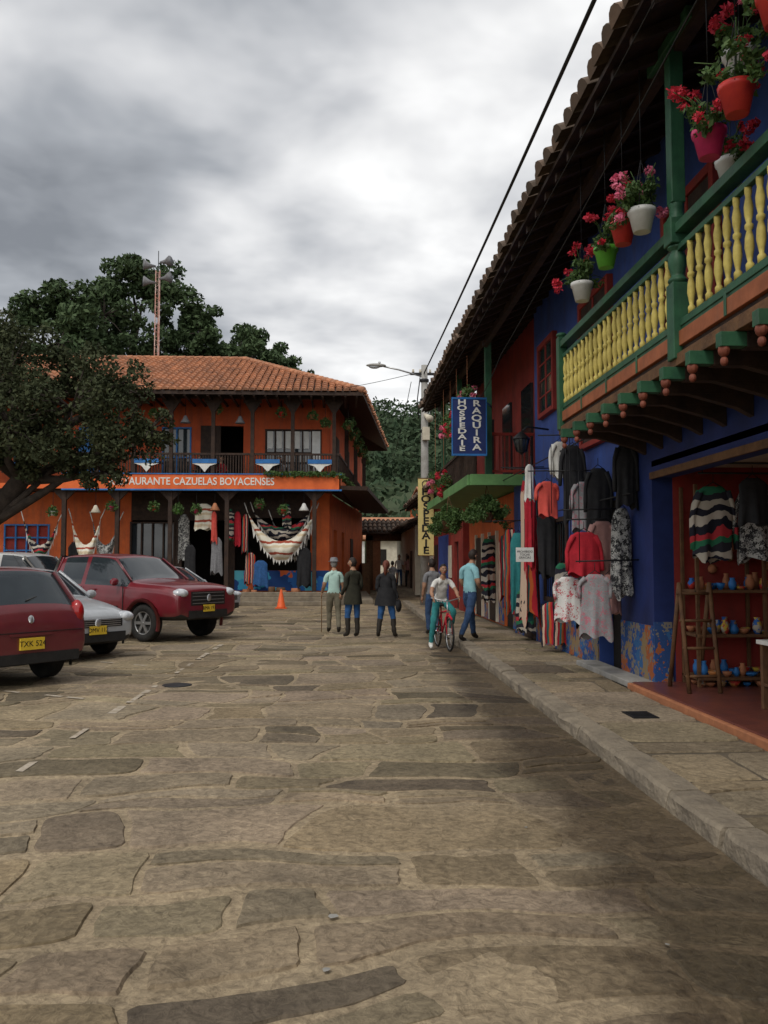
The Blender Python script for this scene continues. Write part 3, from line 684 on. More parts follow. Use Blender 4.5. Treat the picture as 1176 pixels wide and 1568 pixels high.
for z in (1.295,.795,.315,.2):
  for yr in ((9.6,9.7),(9.8,9.95)):
    x=4.08
    while x<5.5:
        bowl=R.random()<.5
        r=R.uniform(.05,.08) if bowl else R.uniform(.03,.055); hh=R.uniform(.04,.08) if bowl else R.uniform(.08,.2); y=R.uniform(*yr)
        k=R.choice([0,0,0,1,1,2])
        if bowl: pr.lathe([(r*.4,0),(r*.85,hh*.5),(r,hh),(r*.9,hh),(r*.3,hh*.4)],(x,y,z),12,k)
        else: pr.lathe([(r*.6,0),(r,hh*.35),(r*.95,hh*.6),(r*.55,hh*.85),(r*.7,hh),(r*.5,hh)],(x,y,z),12,k)
        x+=r*2+R.uniform(.0,.03)
pr.build('pottery',['pottery','terra','bluetrim'],sh)
la=empty('display_ladder')
b=MB()
for sx in (3.72,4.06):
    b.tube([(sx,9.15,.2),(sx+.02,9.42,1.38)],.025,6); b.tube([(sx,9.7,.2),(sx+.02,9.42,1.38)],.025,6)
for k in range(4):
    t=(k+.6)/4; b.tube([(3.7,9.15+.27*t,.2+1.18*t),(4.08,9.15+.27*t,.2+1.18*t)],.018,6)
b.build('rails',['bwood'],la)
for i,(nme,c,wd,d,hg,mt,sl_) in enumerate([('hanging_poncho',(4.12,9.35,2.45),.42,.16,.8,'stripe2',.7),('hanging_poncho',(4.62,9.35,2.42),.46,.18,.8,'pattern',.5),('hanging_shirt',(5.1,9.3,2.2),.4,.14,.7,'black',.5),('hanging_jacket',(4.35,8.9,2.5),.3,.14,.5,'black',0),('hanging_scarves',(5.35,8.8,2.3),.3,.15,1.0,'hamw',0)]):
    drape(nme,c,wd,d,hg,mt,70+i,.5,1.1,0,sleeve=sl_)
b=MB(); b.tube([(3.95,9.35,2.6),(5.6,9.35,2.6)],.012,5); b.tube([(3.95,8.9,2.66),(5.6,8.9,2.66)],.012,5)
for x in (4,5.5): b.tube([(x,9.35,2.6),(x,9.35,2.75)],.008,4)
b.build('clothes_rail',['iron'])
b=MB()
for i in range(22):
    x=4.1+R.random()*1.4; z=1.5+R.random()*.75; b.lathe([(.06,0),(.045,.02),(.02,.03)],(x,10.08,z),12,R.choice([0,1,2]),Matrix.Rotation(rad(90),3,'X'))
b.build('decorative_plates',['pottery','terra','lwood'])
tb=empty('display_table'); b=MB(); b.box(4.0,4.9,7.2,8.2,.82,.86,1)
for (x,y) in ((4.05,7.25),(4.05,8.15),(4.85,7.25),(4.85,8.15)): b.box(x-.025,x+.025,y-.025,y+.025,.2,.82,0)
b.box(4.03,4.87,7.23,8.17,.42,.45,0); b.build('frame',['bwood','tee'],tb,bevel=.004)
pr=MB()
for i in range(12):
    r=R.uniform(.05,.08); pr.lathe([(r*.6,0),(r,.06),(r*.5,.15),(r*.7,.17)],(4.1+.7*R.random(),7.3+.8*R.random(),.86),12,R.choice([0,1]))
pr.build('pottery',['pottery','terra'],tb)

# ================================================================ UTILITY POLE
up=empty('utility_pole',(2.87,30,0))
b=MB(); b.tube([(0,0,.1),(0,0,8.6)],[.17,.11],14,0)
b.box(-.5,.5,-.04,.04,8.25,8.33,1); b.box(-.04,.04,-.5,.5,7.6,7.66,1)
for x in (-.4,-.15,.2,.45): b.lathe([(.03,0),(.05,.04),(.03,.08),(.04,.12)],(x,0,8.33),8,2)
for z in (8.0,7.3,6.2): b.lathe([(.15,0),(.16,.02),(.16,.08),(.15,.1)],(0,0,z),12,1)
b.box(-.1,.15,-.32,-.12,5.9,6.35,2); b.tube([(.0,-.15,6.8),(.15,-.5,6.6)],[.06,.13],10,2)
b.tube([(-.15,0,8.2),(-.25,0,7.4),(-.2,0,6.7)],.02,5,1); b.tube([(.12,-.1,7.9),(.22,-.15,7.0),(.14,-.1,6.3)],.018,5,1)
b.build('pole',['concrete','iron','cream'],up)
b=MB(); b.tube([(-.1,0,8.2),(-.9,-.05,8.42),(-1.45,-.1,8.52)],.03,8,0); b.ell((-1.72,-.12,8.55),(.36,.13,.07),14,8,1); b.ell((-1.78,-.12,8.5),(.2,.1,.07),12,6,2); b.lathe([(.04,0),(.04,.08)],(-1.6,-.12,8.6),8,0)
b.build('street_light',['steel','concrete','lampclr'],up)
sg=empty('hotel_sign',(2.88,29.72,3.2)); b=MB(); b.box(-.27,.27,-.03,.03,-1.33,1.33,0); b.box(-.29,.29,-.035,.035,1.33,1.36,1); b.box(-.29,.29,-.035,.035,-1.36,-1.33,1)
b.tube([(0,.03,1),(0,.2,1)],.03,5,1); b.tube([(0,.03,-1),(0,.2,-1)],.03,5,1)
b.build('board',[pm('sign_yellow',(.66,.54,.22),(.6,.48,.19),4,.5,.05),'bwood'],sg)
text('H\nO\nS\nP\nE\nD\nA\nJ\nE',.34,(0,-.034,-.15),(rad(90),0,0),'iron',sg,ls=.75,bold=.008,sx=1.25)
b=MB(); b.tube([(.13*math.cos(a*.5236),-.036,1.14+.13*math.sin(a*.5236)) for a in range(13)],.014,5,0,False); b.build('emblem',['iron'],sg)
def wire(name,pts,r,sag=0):
    P=[]
    for a,c in zip(pts[:-1],pts[1:]):
        a=Vector(a);c=Vector(c)
        for k in range(12): t=k/12; P.append(a.lerp(c,t)-Vector((0,0,sag*4*t*(1-t))))
    P.append(Vector(pts[-1])); b=MB(); b.tube(P,r,6); b.build(name,['rubber'])
wire('overhead_cable',[(2.85,29.9,8.3),(2.1,-1,6.35)],.024,.12)
wire('overhead_cable',[(2.35,2,5.75),(2.5,13.4,4.9),(3.0,19,5.2)],.008,.08)
wire('overhead_cable',[(2.3,1,6.0),(2.34,17,5.75),(2.85,29.9,7.2)],.007,.15)
wire('overhead_cable',[(2.4,30,8.28),(-1.0,33.5,8.3)],.01,.05)
wire('overhead_cable',[(2.4,30,8.0),(3.2,60,8.3)],.012,.5)
wire('overhead_cable',[(3.3,30,8.0),(4.5,60,8.6)],.012,.6)

# ================================================================ RESTAURANT
rs=empty('restaurant_building')
YW=34.5; YB=33.0
w=MB()
def wallx(x0,x1,z0,z1,y=YW,mt=0,th=.25): w.box(x0,x1,y,y+th,z0,z1,mt)
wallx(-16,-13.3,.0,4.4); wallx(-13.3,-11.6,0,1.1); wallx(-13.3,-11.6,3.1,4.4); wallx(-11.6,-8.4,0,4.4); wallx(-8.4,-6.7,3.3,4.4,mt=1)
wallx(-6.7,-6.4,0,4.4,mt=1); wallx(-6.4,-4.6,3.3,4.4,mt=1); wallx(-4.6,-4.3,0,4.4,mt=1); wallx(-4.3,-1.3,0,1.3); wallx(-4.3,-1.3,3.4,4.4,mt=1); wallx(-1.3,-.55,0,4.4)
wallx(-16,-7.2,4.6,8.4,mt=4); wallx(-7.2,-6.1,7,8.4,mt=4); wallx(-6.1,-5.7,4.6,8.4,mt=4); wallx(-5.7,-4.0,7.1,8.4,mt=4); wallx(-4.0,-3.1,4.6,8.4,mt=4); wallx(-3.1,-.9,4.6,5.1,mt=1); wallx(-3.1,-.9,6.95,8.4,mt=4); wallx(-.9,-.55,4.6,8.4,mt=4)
def sidewall(t0,t1,z0,z1,mt=0,th=.25,off=0):
    a=Vector((-.55,34.5,0)); c=Vector((1.1,49,0)); d=(c-a).normalized(); nrm=Vector((d.y,-d.x,0))
    p=a+d*t0+nrm*off; q=a+d*t1+nrm*off
    w.prism([(p.x,p.y,z0),(q.x,q.y,z0),(q.x,q.y,z1),(p.x,p.y,z1)],-nrm*th,mt)
sidewall(.26,1.4,0,4.4); sidewall(1.4,2.6,3,4.4); sidewall(2.6,4.4,0,4.4); sidewall(4.4,5.4,3,4.4); sidewall(5.4,14.5,0,4.4); sidewall(.26,14.5,4.6,8.4,4)
sidewall(6.2,7.4,5,7,3,.03,.03); sidewall(2,3.2,4.7,7,3,.03,.03); sidewall(10,11.2,5,7,3,.03,.03); sidewall(8,9.2,.2,2.8,3,.03,.03)
sidewall(.3,1.38,0,1.2,2,.03,.03); sidewall(2.62,4.38,0,1.2,2,.03,.03)
w.box(-16,-.6,49,49.2,0,8.4,0); w.box(-16,-15.8,34.8,49,0,8.4,0)
w.build('walls',['orange','wood','mural','wood','upwall'],rs)
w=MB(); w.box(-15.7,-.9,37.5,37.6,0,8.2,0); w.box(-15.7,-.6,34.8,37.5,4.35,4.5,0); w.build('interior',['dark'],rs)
w=MB()
w.box(-16,-.15,YB,YW,4.42,4.58,1); w.prism([(-.15,YB,4.42),(.95,YB+.3,4.42),(2.6,49,4.42),(1.2,49,4.42),(-.5,34.5,4.42)],(0,0,.16),1)
w.box(-10.6,-.1,YB-.06,YB-.001,4.42,4.98,0)
w.prism([(-.1,YB-.06,4.42),(-.1,YB-.06,4.98),(.9,49,4.98),(.9,49,4.42)],(-.05,0,0),0)
w.box(-16,-10.6,YB-.06,YB-.001,4.42,4.62,0)
w.box(-10.65,-.05,YB-.09,YB-.0,4.36,4.418,2); w.box(-10.65,-.05,YB-.09,YB-.0,4.982,5.02,2)
w.build('balcony_and_fascia',['fascia','wood','bluetrim'],rs)
text('RESTAURANTE CAZUELAS BOYACENSES',.40,(-5.75,YB-.065,4.70),(rad(90),0,0),'white',rs,bold=.006,sx=.86)
w=MB()
for x in (-15,-12.3,-9.4,-8.0,-6.6,-5.0,-3.5,-1.95,-.35):
    w.box(x-.07,x+.07,YB+.05,YB+.19,4.98,7.95,0); w.box(x-.35,x+.35,YB+.06,YB+.18,7.78,7.95,0); w.prism([(x-.3,YB+.07,7.78),(x,YB+.07,7.3),(x+.3,YB+.07,7.78)],(0,.1,0),0)
w.box(-16,-.1,YB+.04,YB+.24,7.95,8.12,0)
for (x,y) in ((.15,37),(.6,41),(1.1,45)): w.box(x-.09,x+.09,y,y+.18,4.98,7.95,0)
w.box(-16,-.1,YB+.1,YB+.17,5.75,5.83,0)
for i in range(150):
    x=-15.9+i*.105
    if x<-.15: w.box(x,x+.045,YB+.12,YB+.15,5.02,5.75,0)
w.prism([(-.12,YB+.2,5.75),(-.12,YB+.2,5.83),(1.1,48.5,5.83),(1.1,48.5,5.75)],(-.06,0,0),0)
for i in range(70):
    t=i/70; x=-.13+1.2*t; y=YB+.3+15.2*t; w.box(x-.02,x+.01,y,y+.03,4.98,5.75,0)
w.build('posts_and_railing',['wood'],rs)
w=MB()
def win(x0,x1,z0,z1,nx,nz,fm,y=YW-.02,gm=1):
    w.box(x0,x1,y+.1,y+.12,z0,z1,gm)
    for i in range(nx+1):
        x=x0+(x1-x0)*i/nx; w.box(x-.03,x+.03,y-.02,y+.05,z0,z1,fm)
    for i in range(nz+1):
        z=z0+(z1-z0)*i/nz; w.box(x0-.04,x1+.04,y-.01,y+.04,z-.03,z+.03,fm)
win(-3.1,-.9,5.1,6.95,6,2,0)
for i in range(6): w.box(-3.05+i*.36,-2.82+i*.36,YW+.02,YW+.06,6.2,6.9,2)
w.box(-1.25,-.92,YW-.06,YW-.03,5.15,6.9,2)
win(-7.2,-6.1,4.62,7,2,2,3); win(-13.3,-11.6,1.1,3.1,4,4,3,gm=4); win(-8.4,-6.7,.1,3.2,4,2,5)
w.box(-8.2,-6.9,YW-.0,YW+.05,1.1,1.7,6)  # yellow light on the door's lower part, put in as panel colour
w.box(-5.7,-4.9,YW-.04,YW+.02,4.62,7.1,0)
w.box(-10.5,-9.4,YW-.06,YW-.02,5.0,7,3); w.box(-13,-12,YW-.06,YW-.02,5.0,7,3)
w.build('windows_and_doors',['wood','glass','white','bluetrim','red','wood','yplate'],rs)
w=MB(); w.box(-4.3,-.55,YW-.03,YW-.001,.5,1.3,0); w.build('painted_mural',['mural'],rs)
w=MB(); w.box(-16,.05,32.6,YW,0,.32,0); w.box(-4.5,-.1,32.2,32.6,0,.16,0); w.box(-4.6,.1,32.62,33.0,.32,.5,0); w.box(.05,1.2,33.5,49,0,.18,0)
w.build('stone_platform',['kerb'],rs,bevel=.02)
w=MB()
for x in (-13.6,-10.6,-8.6,-6.6,-4.45,-1.1): w.box(x-.08,x+.08,YB+.1,YB+.26,.32,4.42,0)
for x in (-13.6,-10.6,-8.6,-6.6,-4.45,-1.1): w.prism([(x-.5,YB+.13,4.42),(x,YB+.13,3.9),(x+.5,YB+.13,4.42)],(0,.1,0),0)
w.build('porch_posts',['wood'],rs,bevel=.01)
zr=10.9; run=7.3
r=MB(); ang=math.atan2(zr-8.0,run); sd=(0,math.cos(ang),math.sin(ang)); Ls=run/math.cos(ang)
def Lf(s):
    x=-16.5+s
    return (-.05, Ls if x<-4.6 else max(0,Ls*(.75-x)/(5.35)))
tile_roof(r,(-16.5,32.1,8.05),(1,0,0),sd,17.2,Lf,sp=.27,r=.11,mat=0,seed=2)
ed=Vector((1.75,16,0)).normalized(); pr_=Vector((-ed.y,ed.x,0)); sd2=pr_*math.cos(.45)+Vector((0,0,math.sin(.45)))
tile_roof(r,(.75,32.1,8.05),ed,sd2,16,lambda s:(-.05,max(0.1,min(s*.75,4.8))),mat=0,seed=4)
r.prism([(-16.5,32.1,8.03),(.75,32.1,8.03),(-4.6,39.4,zr),(-16.5,39.4,zr)],(0,0,-.12),1)
r.prism([(.75,32.1,8.03),(2.5,48.1,8.03),(-2.8,44,zr),(-4.6,39.4,zr)],(0,0,-.12),1)
r.prism([(2.5,48.1,8.03),(-16.5,50,8.03),(-16.5,44,zr),(-2.8,44,zr)],(0,0,-.12),1); r.prism([(-16.5,39.4,zr),(-4.6,39.4,zr),(-2.8,44,zr),(-16.5,44,zr)],(0,0,-.12),1)
for k in range(27):
    t0=k/27;t1=(k+1.1)/27; a=Vector((.75,32.1,8.12)).lerp(Vector((-4.6,39.4,zr+.1)),t0); c=Vector((.75,32.1,8.12)).lerp(Vector((-4.6,39.4,zr+.1)),t1)
    r.tube([a,c],[.14,.11],8,0)
for k in range(30):
    a=-16.5+k*.4; r.tube([(a,39.4,zr+.08),(a+.44,39.4,zr+.08)],[.11,.14],8,0)
for i in range(40):
    x=-16.3+i*.43
    if x<.6: r.box(x,x+.08,32.15,34.5,7.86,7.93,1)
r.build('roof',['tile','wood'],rs)
w=MB()
for x in (-5.3,-2.9,-.9,-7.5):
    w.box(x-.45,x+.45,YB+.3,YB+1.1,5.5,5.54,0)
    w.prism([(x-.46,YB+.02,5.56),(x+.46,YB+.02,5.56),(x+.46,YB+.02,5.4),(x+.2,YB+.02,5.32),(x,YB+.02,5.08),(x-.2,YB+.02,5.32),(x-.46,YB+.02,5.4)],(0,.02,0),1)
    w.box(x-.46,x+.46,YB+.0,YB+.018,5.42,5.58,0)
w.build('table_cloths',['bluetrim','white'],rs)
def hangbell(x,y,z,top,mt,k):
    e=empty('hanging_lamp' if k==0 else 'hanging_plant_pot',(x,y,z)); b=MB()
    if k==0: b.lathe([(.03,.2),(.06,.18),(.1,.08),(.2,-.08),(.19,-.09)],(0,0,0),12,0)
    else: b.lathe([(.08,-.1),(.13,.05),(.14,.06)],(0,0,0),12,0)
    b.tube([(0,0,.1),(0,0,top-z)],.01,4,1); b.build('shade' if k==0 else 'pot',[mt,'iron'],e)
    if k: leafobj('leaves',leafverts([(0,0,.1),(.08,0,0),(-.08,0,.02)],[.2,.16,.16],260,.06,rng,1,.1),'leaf',e)
for i,(x,z,mt,k) in enumerate([(-6.1,7.1,'grey',0),(-4.0,7.1,'grey',0),(-4.9,7.5,'terra',1),(-2.4,7.4,'potr',1),(-1.2,7.3,'terra',1),(-7.3,7.3,'terra',1),(-.7,7.0,'bwood',1),(-8.8,7.2,'bwood',1)]):
    hangbell(x,YB+.3,z,7.95,mt,k)
for i,(x,z,mt,k) in enumerate([(-11,3.5,'potw',1),(-7.2,3.7,'potr',1),(-4.9,3.7,'terra',0),(-3.2,3.8,'potp',1),(-1.5,3.7,'potw',0),(-6.3,3.6,'potg',1),(-9.4,3.6,'cream',0),(-8.8,3.7,'potp',1),(-5.6,3.6,'potp',1),(-2.3,3.6,'potr',1)]):
    hangbell(x,YB+.1,z,4.4,mt,k)
for i in range(9):
    t=i/9; hangbell(.2+1.1*t,34+13*t,7.0+.4*(i%2),7.95,'terra',1)
leafobj('balcony_planting',leafverts([(-2.9+.25*i,YB-.1,5.0) for i in range(11)]+[(-.1+.1*i,YB+1*i,4.95) for i in range(12)],[.2]*23,1500,.07,rng,.6,.1),'leaf')
def hammock(c,wd,sag,drop,mat,name='hammock'):
    b=MB(); n=20;m=5; v=[]
    for i in range(n+1):
        t=i/n; s=4*t*(1-t)
        for j in range(m+1):
            k=j/m; z=-sag*s-drop*k*(s**.6)*(1+.05*math.sin(i*1.7)); y=-.25*math.sin(math.pi*k)*s+.04*math.sin(i*2+j)
            v.append((wd*(t-.5)*(1-.12*k*s),y,z))
    f=[(i*(m+1)+j,(i+1)*(m+1)+j,(i+1)*(m+1)+j+1,i*(m+1)+j+1) for i in range(n) for j in range(m)]
    b.add(v,f,0,True)
    for i in range(1,n):
        p=v[i*(m+1)+m]; q=v[(i+1)*(m+1)+m] if i<n else p; L_=.12+.08*(i%2)
        b.add([p,q,((p[0]+q[0])/2,p[1],min(p[2],q[2])-L_)],[(0,1,2)],1)
    e=empty(name,c)
    for sgn in (-1,1): b.tube([(sgn*wd/2,0,0),(sgn*(wd/2+.15),.1,.4)],.02,5,1)
    b.build('cloth',[mat,'tee'],e)
hammock((-2.4,33.6,3.55),2.6,1.1,.75,'hamw'); hammock((-2.4,33.9,3.6),2.2,.6,.6,'stripe2'); hammock((-2.0,34.1,3.3),1.6,.7,.8,'pattern')
hammock((-11.6,33.6,3.2),1.3,.9,.5,'stripe2'); hammock((-9.9,33.6,3.3),1.1,1.0,.8,'hamw'); hammock((-9.2,33.8,3.2),1.0,.9,.7,'pattern')
for i,(x,z,wd,hg,mt) in enumerate([(-5.4,3.9,.6,1.0,'hamw'),(-4.4,3.7,.3,1.2,'stripe2'),(-4.1,3.6,.25,1.3,'redcl'),(-6.2,3.5,.4,1.8,'pattern'),(-5.9,2.3,.4,1.4,'black'),(-4.9,2.6,.4,1.4,'grey'),(-1.5,2.2,.5,1.5,'black'),(-3.6,2.0,.4,1.2,'stripe'),(-10.3,2.4,.5,1.4,'black'),(-9.0,2.0,.4,1.2,'grey'),(-3.2,1.7,.5,1.0,'bjeans'),(-2.2,3.9,.3,.9,'stripe2'),(-5.0,3.6,.2,1.2,'coral'),(-3.8,3.5,.22,1.5,'stripe')]):
    drape('hanging_textile',(x,33.6+.05*(i%4),z),wd,.2,hg,mt,200+i,.4,1.15,0)
b=MB()
for i in range(16):
    x=-7.5+R.random()*6.5; r_=R.uniform(.1,.2); hh=R.uniform(.15,.45)
    b.lathe([(r_*.7,0),(r_,hh*.6),(r_*.9,hh),(r_*.6,hh)],(x,33.4+R.random()*.7,.32),10,R.choice([0,0,1]))
b.build('craft_baskets',['bwood','terra'])
mt=empty('loudspeaker_mast',(-8.9,41,0)); b=MB()
for dx,dy in ((-.12,-.12),(.12,-.12),(0,.15)): b.tube([(dx,dy,0),(dx*.8,dy*.8,15.6)],.024,5,0)
for i in range(38):
    z=i*.41; b.tube([(-.12,-.12,z),(.12,-.12,z+.2)],.01,4,0); b.tube([(.12,-.12,z+.2),(-.12,-.12,z+.41)],.01,4,0); b.tube([(.12,-.12,z),(0,.15,z+.2),(-.12,-.12,z+.41)],.01,4,0)
b.tube([(0,0,15.6),(0,0,16.6)],.02,5,1); b.tube([(-.5,0,15.5),(.5,0,15.5)],.025,5,1)
for sx,z in ((-1,15.8),(1,15.2),(1,16.0),(-1,15.0)):
    b.tube([(sx*.1,-.1,z),(sx*.35,-.2,z),(sx*.62,-.32,z)],[.05,.10,.26],12,2)
b.build('lattice',['rustm','iron','grey'],mt)

# ================================================================ GATE + far houses + hill
gt=empty('tiled_gateway'); w=MB()
w.box(1.35,1.75,50,51,0,3.2,0); w.box(3.6,4.1,50,51,0,3.2,0); w.box(1.35,4.1,50,51,2.9,3.4,0); w.box(1.75,2.2,50.2,50.8,0,2.9,1)
w.build('arch',['bwood','terra'],gt)
r=MB(); sdd=Vector((0,math.cos(.5),math.sin(.5))); tile_roof(r,(.9,49.2,3.4),(1,0,0),sdd,3.6,lambda s:(0,1.5),mat=0,seed=9); r.prism([(.9,49.2,3.38),(4.5,49.2,3.38),(4.5,50.5,4.1),(.9,50.5,4.1)],(0,0,-.1),1); r.prism([(.9,51.8,3.38),(4.5,51.8,3.38),(4.5,50.5,4.1),(.9,50.5,4.1)],(0,0,-.1),1)
r.build('roof',['dtile','wood'],gt)
st=MB()
for k in range(3): st.box(2.2,5.2,40.5+.4*k,48,.0+.12*k,.12+.12*k,0)
st.build('stone_steps',['kerb'],bevel=.015)
w=MB(); w.box(1.0,1.4,44,50,0,1.6,0); w.build('low_stone_wall',['bwood'])
def house(x,y,z,wd,dp,hh,wm,rm,rz=0):
    e=empty('distant_house',(x,y,z),rz); b=MB(); b.box(-wd/2,wd/2,-dp/2,dp/2,-2,hh,0)
    b.prism([(-wd/2-.4,-dp/2-.5,hh-.1),(wd/2+.4,-dp/2-.5,hh-.1),(wd/2+.4,0,hh+dp*.28),(-wd/2-.4,0,hh+dp*.28)],(0,0,.15),1)
    b.prism([(-wd/2-.4,dp/2+.5,hh-.1),(wd/2+.4,dp/2+.5,hh-.1),(wd/2+.4,0,hh+dp*.28),(-wd/2-.4,0,hh+dp*.28)],(0,0,.15),1)
    n=max(2,int(wd/2))
    for i in range(n):
        x0=-wd/2+(i+.3)*wd/n; b.box(x0,x0+.8,-dp/2-.03,-dp/2+.02,hh*.4,hh*.75,2)
    b.build('house_body',[wm,rm,'dark'],e)
house(5.5,72,0,7,6,3.6,'cream','tile'); house(-2,82,0,8,6,4,'white','tile'); house(12,85,2,9,7,5,'orange','tile',.2)
house(9.5,125,8,6,5,2.6,'cream','tile',.1); house(13,150,12,7,5,3,'orange','tile'); house(-4,135,9,6,5,3,'cream','tile'); house(6.4,112,6.5,5,4,2.4,'cream','tile',.1)
hb=MB(); nx,ny=90,40; v=[]
def hz(x,y):
    t=max(0,(y-80)/100); e=35*(min(1,t)**.9)
    return e*(.85+.25*noise.noise(Vector((x*.012,y*.01,3))))+1.6*noise.noise(Vector((x*.07,y*.07,1)))*min(1,t*4)-.1
for j in range(ny+1):
    for i in range(nx+1):
        x=-220+440*i/nx; y=80+160*j/ny; v.append((x,y,hz(x,y)))
hb.add(v,[(j*(nx+1)+i,j*(nx+1)+i+1,(j+1)*(nx+1)+i+1,(j+1)*(nx+1)+i) for j in range(ny) for i in range(nx)],0,True)
hb.build('hill',['hill'])
cs=[];rr_=[]
rh=random.Random(3)
for i in range(1100):
    x=rh.uniform(-100,110); y=rh.uniform(84,190)
    if rh.random()<.6: x=rh.uniform(-12,36)
    if 3<x<13 and 100<y<122: continue
    r_=rh.uniform(1.4,3.2); cs.append((x,y,hz(x,y)+r_*.7)); rr_.append(r_)
leafobj('hillside_trees',leafverts(cs,rr_,40000,.5,rng,1.1,.6),'leafH')

# ================================================================ TREES
tree('shade_tree',[(-9.6,20.5,0),(-9.0,20.3,1.2),(-8.2,20,2.4),(-7.3,19.8,3.5),(-6.8,19.6,4.4)],.34,
 [((-7.6,19.6,5.7),1.35),((-6.0,19.2,5.0),1.35),((-5.1,19.4,4.3),1.0),((-8.8,20,5.3),1.5),((-6.6,20.5,6.1),1.1),((-9.2,21,6.4),1.4),((-7.2,18.8,4.5),1.3),((-5.2,20,5.6),.8),((-8.3,19,4.1),1.2),((-10.4,20,6.0),1.5),((-4.4,19.6,4.6),.65),((-6.3,19.5,3.9),.9),((-5.3,19.2,3.6),.6),((-9.6,19.4,4.4),1.3),((-8.2,20.6,6.7),1.0)],
 50000,.055,'leafN',11,sub=20,subr=.33)
def bigtree(x,y,H,Rr,seed,n=20000):
    rr=random.Random(seed); cl=[]
    for i in range(13):
        a=rr.uniform(0,6.28); d=rr.uniform(.1,1)*Rr; z=H-Rr*.35-rr.uniform(0,1)*H*.5
        d*=.6+.5*min(1,(H-z)/(.4*H))
        cl.append(((x+math.cos(a)*d,y+math.sin(a)*d,z),rr.uniform(.3,.5)*Rr))
    cl.append(((x,y,H-Rr*.4),Rr*.42))
    tree('tall_tree',[(x,y,0),(x+.3,y,H*.3),(x-.2,y,H*.55),(x+.2,y,H*.8)],.4,cl,n,.15,'leafB',seed,sub=15,subr=.33)
bigtree(-15.2,46,16.8,4.4,21); bigtree(-11.6,47,18.4,4.6,22,24000); bigtree(-8.2,48,16.6,3.8,23); bigtree(-5.4,50,15.6,3.6,24); bigtree(-19.5,44,14.5,4,25,15000); bigtree(-2.9,52,14.2,2.8,26,12000); bigtree(-13.4,44,14.5,4,27,16000)
leafobj('hedge',leafverts([(-13+.5*i,30,.9+.1*(i%3)) for i in range(8)],[.5]*8,2200,.07,rng,1,.1),'leaf')

